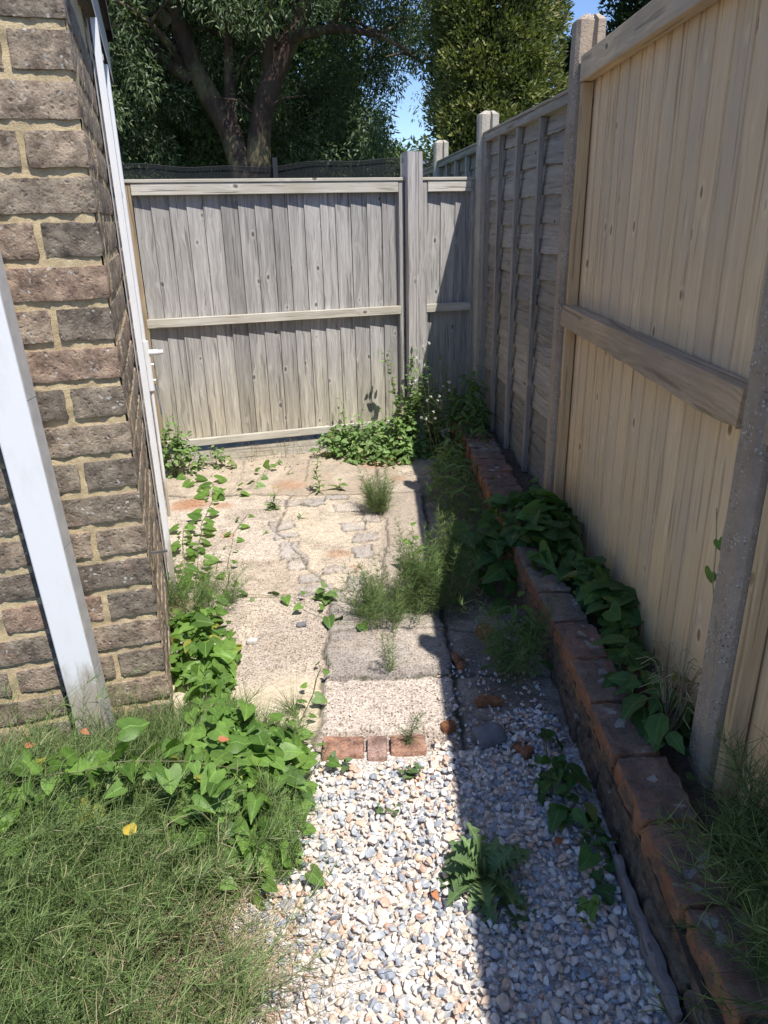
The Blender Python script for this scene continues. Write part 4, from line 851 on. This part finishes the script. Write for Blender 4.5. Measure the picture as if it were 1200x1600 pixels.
upright('weed', 'arching weed stems reaching right of the wooden post', 'weed', .38, 5.14, 0, .66, 18, .065, L_weed, lean=.35, grp=G1)
upright('flowering_weed', 'tall thin flowering weed with white fluffy seed heads near the corner', 'weed', .34, 4.78, 0, .80, 3, .05, L_weed, proto=LANCE, lean=.2, every=.1, flowers=True)
upright('flowering_weed', 'slender weed with pale seed heads leaning to the shaded wall', 'weed', .42, 4.5, 0, .62, 3, .05, L_weed, proto=LANCE, lean=.35, every=.1, flowers=True)
upright('weed', 'thin weed with few leaves standing against the fence boards left of the post', 'weed', -.10, 5.22, 0, .40, 3, .055, L_weed, lean=.4, every=.06, grp=G1)
upright('weed', 'wispy ragged weed stems rising from the left of the bright mat', 'weed', -.22, 5.14, 0, .46, 8, .055, L_weed, lean=.5, every=.035, grp=G1)
upright('weed', 'spreading weed stems over the right of the bright mat', 'weed', .12, 5.06, 0, .48, 10, .055, L_weed, lean=.7, every=.03, grp=G1)
upright('weed', 'tall dark wispy stems against the corner post in shade', 'weed', .55, 5.15, .1, .62, 10, .07, L_weed, proto=LANCE, lean=.4, every=.022, grp=G1)
upright('weed', 'bushy weed stems in the house corner before the fence', 'weed', -1.40, 4.76, 0, .40, 6, .045, L_weed, lean=.3, grp=G1)
G2 = 'small weeds in the paving joints'
upright('weed', 'upright narrow-leaved weed growing from the slab seam near the fence', 'weed', -.40, 4.40, 0, .24, 1, .065, L_weed, proto=LANCE, lean=.05, every=.008, grp=G2)
upright('weed', 'broad-leaved seedling right of the upright weed', 'weed', -.25, 4.42, 0, .06, 1, .09, L_weed, lean=.1, every=.02, grp=G2)
upright('weed', 'small brown-stemmed weed left of the grey setts', 'weed', -.68, 4.08, 0, .14, 4, .045, L_weed, lean=.6, every=.02, grp=G2)
upright('weed', 'tiny weed between the grey setts', 'weed', -.47, 3.95, 0, .03, 1, .05, L_weed, proto=LANCE, lean=.1, every=.007, grp=G2)
upright('weed', 'tiny rosette on the pale slab left of the setts', 'weed', -.66, 3.74, 0, .02, 1, .04, L_weed, proto=LANCE, lean=.1, every=.005, grp=G2)
upright('weed', 'little weed near the fence gap on sandy ground', 'weed', -.66, 4.74, 0, .03, 1, .04, L_weed, proto=LANCE, lean=.1, every=.006, grp=G2)
upright('weed', 'leafy rosette at the corner of the dark grey slab', 'weed', -.26, 2.95, 0, .06, 3, .085, L_weed, lean=.5, every=.016, grp=G2)
upright('seedling', 'bright five-leaved bramble seedling at the shadow edge', 'seedling', .16, 3.20, 0, .24, 2, .085, L_bind, proto=OVATE, lean=.5, every=.035, tone=(.7, .88))
upright('weed', 'small grey-green weed on the gravel below the red bricks', 'weed', .055, 1.80, .01, .035, 3, .045, L_lett, proto=OVATE, lean=.5, every=.009, grp='tiny weeds on the gravel')
upright('weed', 'tiny weed on the gravel left of the lobed plant', 'weed', .0, 1.64, .012, .03, 2, .028, L_lett, proto=OVATE, lean=.5, every=.01, grp='tiny weeds on the gravel')
upright('weed', 'small grey-green weed beside the pink half brick', 'weed', -.12, 1.87, .01, .03, 2, .04, L_lett, proto=OVATE, lean=.5, every=.01, grp='tiny weeds on the gravel')

# lobed rosette (sow thistle) on the gravel
th_ = thing('thistle', 'large rosette of jagged lobed leaves on the gravel at the shadow edge', 'thistle', (.235, 1.40, .0))
lb = MB(); n = 30; az = np.arange(n)*2.399+.5+rng.normal(0, .25, n); el = np.linspace(.12, 1.15, n)+rng.normal(0, .12, n); D = np.stack([np.cos(az)*np.cos(el), np.sin(az)*np.cos(el), np.sin(el)], 1)
N = np.stack([-np.cos(az)*np.sin(el), -np.sin(az)*np.sin(el), np.cos(el)], 1)+.35*rng.normal(size=(n, 3)); S_ = np.linspace(.165, .08, n)*rng.uniform(.6, 1.15, n)
scatter(lb, LOBED, np.stack([.235+.01*np.cos(az), 1.40+.01*np.sin(az), .015+.03*el], 1), basis(D, N), np.stack([S_*.8, S_, S_], 1), rng.uniform(.2, .95, n)); lb.build('leaves', L_lett, th_, smooth=True)
mb = MB(); tube1(mb, [(.235, 1.40, -.01), (.236, 1.40, .05), (.232, 1.405, .10)], [.008, .007, .004], 6, .3); mb.build('stems', L_stem, th_)

# twig on the new panel, dry grass at its foot, fallen leaves
th_ = thing('bindweed_twig', 'thin brown vine twig with two small leaves resting on the pine boards', 'twig', (.80, 1.55, .2))
mb = MB(); tube1(mb, [(.79, 1.50, .42), (.815, 1.58, .62), (.835, 1.68, .72), (.84, 1.70, .80), (.842, 1.735, .90)], .0016, 5, .9, False); mb.build('stem', L_dry, th_)
lb = MB(); scatter(lb, HEART, np.array([(.835, 1.695, .74), (.838, 1.69, .83), (.835, 1.60, .50)]), basis(np.array([(0, .3, -1.), (-.1, -.6, -.5), (0, .2, -1)]), np.array([(-1., -.5, .3), (-1, -.5, .4), (-1, -.4, .3)])), np.array([.045, .03, .03]), .5); lb.build('leaves', L_bind, th_)
th_ = thing('dry_grass', 'curly dead grass tuft at the foot of the nearest concrete post', 'dry grass', (.80, 1.72, .2))
n = 46; a = rng.uniform(0, 2*PI, n); q = np.linspace(0, 1, 8); H_ = rng.uniform(.12, .30, n); rad = rng.uniform(.02, .12, n)
C_ = np.stack([.80+rad[:, None]*np.cos(a)[:, None]*q**1.3*1.0+.012*np.sin(q*7+a[:, None]), 1.72+rad[:, None]*np.sin(a)[:, None]*q**1.3+.015*np.cos(q*6+a[:, None]*3), .2+H_[:, None]*np.sin(q*1.9)], 2); C_[:, :, 0] = np.minimum(C_[:, :, 0], .86)
mb = MB(); V, F = tubes(C_, np.full((n, 8), .0011)); mb.add(V, F, np.repeat(rng.random(n), 24)); mb.build('stalks', L_dry, th_)
th_ = thing('dry_grass', 'thin brown dead stems along the gap under the back fence', 'dry grass', (-.78, 5.0, .01))
n = 40; a = rng.uniform(0, 2*PI, n); H_ = rng.uniform(.05, .16, n); x0 = rng.uniform(-1.05, -.5, n); y0 = 4.913+(x0+1.56)*.295-.06
C_ = np.stack([x0[:, None]+.10*np.cos(a)[:, None]*q, y0[:, None]-.05*np.abs(np.sin(a))[:, None]*q, .01+H_[:, None]*np.sin(q*2.4)], 2); V, F = tubes(C_, np.full((n, 8), .0009)); mb = MB(); mb.add(V, F, np.repeat(rng.random(n), 24)); mb.build('stalks', L_dry, th_)
M_yel = plain('yellow_leaf', (.62, .46, .07), .6, .3, 30); M_orl = plain('brown_leaf', (.45, .17, .07), .7, .4, 30)
for x, y, z, s, m, lab in [(-.60, 1.34, .27, .055, M_yel, 'yellow dead leaf caught in the horsetail'), (-.98, 1.62, .30, .03, M_orl, 'small rusty dead leaf low on the left in the horsetail'), (-.46, 1.62, .31, .032, M_orl, 'pinkish brown dead leaf on the bindweed patch'), (-.86, 1.70, .29, .03, M_orl, 'tan dead leaf near the foot of the white post'),
                           (.30, 2.18, .01, .035, M_orl, 'rust brown fallen leaf in the shade on aggregate'), (.10, 1.38, .02, .03, M_orl, 'brown fallen leaf lying on sunny gravel'), (.44, 1.52, .02, .04, M_orl, 'brown leaf scrap on the shaded gravel')]:
    lb = MB(); scatter(lb, OVATE, np.array([(x, y, z)]), basis(np.array([(rng.normal(), rng.normal(), -.1)]), np.array([(.1, -.4, 1.)])), np.array([s]), .5); tag(lb.build('fallen_leaf', m, smooth=True), lab, 'leaf')

n = 420; x = np.concatenate([rng.uniform(.24, .56, 260), rng.uniform(-1.2, .3, 160)]); y = np.concatenate([rng.uniform(2.0, 4.8, 260), 4.913+(x[260:]+1.56)*.295-rng.uniform(.02, .35, 160)]); lb = MB()
scatter(lb, OVATE, np.stack([x, y, rng.uniform(.008, .02, n)], 1), basis(np.stack([rng.normal(size=n), rng.normal(size=n), rng.normal(0, .15, n)], 1), np.tile(V3(0, 0, 1), (n, 1))+rng.normal(0, .25, (n, 3))), rng.uniform(.008, .024, n), rng.random(n))
tag(lb.build('leaf_litter', L_dry, smooth=True), kind='stuff', label='scattered brown leaf litter and crumbs on the shaded and far paving')

# ------------------------------------------------------------------ trees beyond the fence
def limb(mb, pts, r, ns=9):
    pts = np.asarray(pts, float); k = 18; s = np.linspace(0, len(pts)-1, k); P = np.stack([np.interp(s, range(len(pts)), pts[:, i]) for i in range(3)], 1)
    for _ in range(2): P[1:-1] = (P[:-2]+2*P[1:-1]+P[2:])/4
    P += .02*np.stack([fbm(P, 2, i) for i in range(3)], 1); R = np.interp(s, range(len(pts)), r)*(1+.12*fbm(P, 3, 7)); V, F = tubes(P[None], R[None], ns); mb.add(V, F, .5); return P
def crown(mb, cl, per, size, proto, spread, droop, tone, wid=1., outw=None, tonej=.35):
    """cl (n,3) clump centres; drooping or bristling leaves round each"""
    n = len(cl); N = n*per; ctr = np.repeat(cl, per, 0); d = rdir(N)*np.cbrt(rng.random((N, 1))); P = ctr+d*spread
    D = d*.6+rng.normal(0, .45, (N, 3))+V3(0, 0, -droop)
    if outw is not None: D += np.repeat(outw, per, 0)
    t_ = np.clip(np.repeat(rng.uniform(*tone, n), per)+rng.normal(0, tonej*.5, N), 0, 1); s = size*rng.uniform(.6, 1.3, N)
    scatter(mb, proto, P, basis(D, rng.normal(0, 1, (N, 3))+V3(0, -.5, .5)), np.stack([s*wid, s, s], 1), t_)
th_ = thing('tree', 'large spreading tree with reddish peeling trunk and drooping grey-green leaves', 'tree', (-2.25, 13, 0))
tb = MB(); T0 = V3(-2.2, 13, 0)
limbs = [([(-2.1, 13, -.1), (-2.1, 13, 1.2), (-2.12, 13, 2.3), (-2.3, 13.0, 2.95)], [.42, .33, .21, .20]),
 ([(-2.2, 13, 2.7), (-2.45, 13, 3.2), (-2.75, 12.9, 3.8), (-2.95, 12.8, 4.6), (-3.1, 12.8, 5.8), (-3.3, 12.9, 7.5)], [.18, .17, .16, .13, .10, .05]),
 ([(-1.95, 13, 1.5), (-1.86, 12.95, 2.5), (-1.80, 12.9, 3.1), (-1.55, 12.9, 3.65), (-1.1, 13, 4.3), (-.6, 13.1, 5.4), (-.3, 13, 7.)], [.2, .18, .18, .17, .13, .09, .04]),
 ([(-2.3, 13, 2.9), (-2.22, 13, 3.5), (-2.2, 13.1, 4.2), (-2.0, 13.2, 6.)], [.14, .10, .07, .04]),
 ([(-2.8, 12.9, 3.6), (-3.4, 12.7, 4.1), (-4.1, 12.5, 4.4), (-5., 12.4, 5.0)], [.12, .09, .07, .03]),
 ([(-1.3, 12.9, 4.1), (-.6, 12.7, 4.2), (.1, 12.6, 4.1), (.7, 12.5, 3.7)], [.09, .06, .04, .015]),
 ([(-3.0, 12.8, 4.3), (-3.6, 12.4, 5.2), (-4.5, 12.2, 6.2)], [.12, .08, .03]),
 ([(-1.6, 12.9, 3.7), (-1.5, 12.4, 4.5), (-1.2, 11.9, 5.4)], [.10, .07, .03]),
 ([(-2.9, 12.9, 3.8), (-3.1, 12.2, 4.2), (-3.5, 11.7, 4.4)], [.07, .04, .015])]
for p_, r_ in limbs: limb(tb, p_, r_)
for _ in range(60):
    b = limbs[rng.integers(1, 9)][0]; s0 = V3(*b[rng.integers(1, len(b))]); e = s0+rdir(1)[0]*V3(.9, .8, .6)+V3(0, 0, .2); limb(tb, [s0, (s0+e)/2+V3(0, 0, .1), e], [.03, .02, .008], 5)
tb.build('trunk', M_bark, th_, smooth=True)
cb = MB(); n = 3700
cx = rng.uniform(-6.8, .9, n); cy = rng.uniform(11.6, 15.2, n); cz = rng.uniform(1.9, 7.5, n)
top = 8.2-.25*(cx+2.6)**2*.55
lowlim = np.interp(cx, [-6.8, -4.0, -3.4, -2.9, -1.5, -.9, .2, .9], [1.9, 1.9, 2.2, 3.6, 3.5, 2.2, 2.3, 3.3])+rng.normal(0, .25, n)
lowlim = np.where(cy > 13.6, np.minimum(lowlim, 2.3), lowlim)
den = fbm(np.stack([cx, cy, cz], 1), .8, 21)
m = (cz < top) & (cz > lowlim) & (den > -.22) & ~((cx > -.1) & (cz < 3.6-.2*rng.random(n)) & (cz > 2.3) & (cx > .2))
cl = np.stack([cx, cy, cz], 1)[m]
crown(cb, cl, 120, .08, NARROW, V3(.26, .26, .30), .45, (.05, .85), wid=1.15)
cb.build('crown', L_euc, th_)

def conifer(label, x, y, rad, H, z0, ncl, per, mat, size, spread, seed=0, name='conifer'):
    th_ = thing(name, label, 'conifer', (x, y, 0)); tb = MB(); limb(tb, [(x, y, -.1), (x, y, H*.5), (x, y, H*.97)], [rad*.16, rad*.1, .02]); tb.build('trunk', M_bark, th_, smooth=True)
    u = rng.uniform(0, 2*PI, ncl); z = rng.uniform(z0, H, ncl); prof = np.sqrt(np.clip(1-((z-H*.33)/(H*.70))**2, .02, 1)); lump = 1+.26*fbm(np.stack([np.cos(u)*2, np.sin(u)*2, z*1.1], 1), 1.1, seed)
    r_ = rad*prof*lump*(1-.35*rng.random(ncl)**2); cl = np.stack([x+r_*np.cos(u), y+r_*np.sin(u), z], 1); ow = np.stack([np.cos(u), np.sin(u), np.full(ncl, .5)], 1)*.8
    cb = MB(); ci = V3(x, y, 0)+(cl-V3(x, y, 0))*V3(.62, .62, 1.)*(1-.0*u[:, None]); crown(cb, ci[::2], per//2, size*2.2, DIAM, V3(*spread)*1.2, .1, (0, .3)); crown(cb, cl, per, size*1.25, DIAM, V3(*spread), -.1, (.05, .85), outw=ow); cb.build('crown', mat, th_)
conifer('dense yellow-green conifer rising behind the back corner of the fence', 1.44, 10.6, .76, 6.6, .6, 2300, 60, L_con, .05, (.13, .13, .15), 3)
conifer('dark conifer partly hidden behind the tall new fence panel', 3.95, 11.8, .90, 6.6, .6, 1100, 55, L_con2, .055, (.14, .14, .16), 5)
conifer('slim dark conifer showing its side between fence post and sky', 3.28, 13.5, .42, 4.1, .6, 220, 40, L_con2, .09, (.17, .17, .2), 8)
def bush(label, x, y, ax, ay, H, ncl, per, mat=L_bush, size=.085, z0=.2, name='bush', tone=(.1, .8)):
    th_ = thing(name, label, 'bush', (x, y, 0)); tb = MB()
    for k in range(5): a = k*1.3; limb(tb, [(x, y, -.05), (x+.3*ax*math.cos(a), y+.3*ay*math.sin(a), H*.4), (x+.6*ax*math.cos(a), y+.6*ay*math.sin(a), H*.75)], [.05, .04, .015], 5)
    tb.build('trunk', M_bark, th_, smooth=True)
    d = rdir(ncl); d[:, 2] = np.abs(d[:, 2]); k = (1-.3*rng.random((ncl, 1)))*(1+.18*fbm(d, 2.5, int(abs(x)*7))[:, None]); cl = V3(x, y, H*.35)+d*k*V3(ax, ay, H*.62); low = rng.random(ncl) < .35; cl[low, 2] = rng.uniform(z0, H*.4, low.sum())
    cb = MB(); crown(cb, cl, per, size, DIAM, V3(.2, .2, .2), .2, tone, outw=d*.5); cb.build('crown', mat, th_)
bush('round dark bush behind the netting at far left under the tree', -4.9, 15.5, 1.5, 1.2, 5.2, 620, 60)
bush('dark bush filling the gap left of the tree trunk', -3.0, 16.4, 1.4, 1.0, 5.4, 620, 60, tone=(0, .5))
bush('mid green bush behind the trunk to its right', -1.2, 15.8, 1.3, 1.0, 4.4, 560, 60)
bush('paler bush under the tree edge left of the sky gap', .0, 16.5, .95, .9, 3.45, 300, 60, tone=(.3, 1))
bush('small far tree top poking into the sky gap', .75, 20., .8, .8, 3.3, 160, 55, tone=(.2, .7), size=.1)
bush('far left dark bush beyond the house roof edge', -7.2, 15.5, 1.6, 1.2, 4.2, 300, 60)
bush('tall dark tree filling the view behind the left of the big tree', -4.3, 18.5, 1.7, 1.2, 8.2, 700, 60, size=.15, tone=(0, .5), name='background_tree')
bush('tall dark tree behind the middle of the big tree crown', -1.7, 18.8, 1.4, 1.2, 8.0, 700, 60, size=.15, tone=(0, .5), name='background_tree')
bush('low sunlit hedge patch behind the netting at the left', -3.1, 10.6, .9, .4, 2.25, 420, 50, tone=(.4, 1), size=.05)
# more distant wood beyond
cb = MB(); n = 900; cl = np.stack([rng.uniform(-16, 9, n), rng.uniform(24, 28, n), rng.uniform(.5, 3.3, n)+.6*np.sin(np.arange(n))], 1); crown(cb, cl, 45, .2, DIAM, V3(.5, .5, .45), .2, (.0, .6))
tag(cb.build('distant_wood', L_bush), kind='stuff', label='dark far wood beyond the garden trees')

# dark netting on posts behind the back fence
th_ = thing('netting_fence', 'sagging black garden netting on thin posts behind the back fence', 'netting', (-1.2, 8.6, 0))
mb = MB(); xs = np.linspace(-3.6, .75, 60); sag = 2.15+.02*np.cos(xs*2.3)+.012*np.sin(xs*7); V = [(x, 8.6+.05*math.sin(x*3), z) for x, zt in zip(xs, sag) for z in (.9, zt)]
mb.add(V, [[2*i, 2*i+2, 2*i+3, 2*i+1] for i in range(59)], .5)
t = NT('black_net', .9); t.col((.012, .013, .015)); wv = t.n('TexWave', Vector=t.obj(), Scale=22., Distortion=1.); tr = t.n('BsdfTransparent'); ms = t.n('MixShader', i0=t.math('ADD', .42, t.math('MULTIPLY', t.noise(t.map(t.obj(), (1, 1, 6)), 3, 3), .5)))
t.put(ms.inputs[1], tr.outputs[0]); t.put(ms.inputs[2], t.b.outputs[0]); t.t.links.new(ms.outputs[0], t.out.inputs[0]); mb.build('net', t.m, th_)
for x, m in ((-1.06, M_black), (.28, M_concpale), (-2.95, M_black)):
    mb = MB(); block(mb, (x, 8.56, 1.08), (.025, .02, 1.13), None, .5, r=.004, amp=0, res=.5); mb.build('net_post', m, th_)
mb = MB(); tube1(mb, [(x, 8.58+.05*math.sin(x*3), z) for x, z in zip(xs, sag)], .003, 5); mb.build('top_wire', M_black, th_)
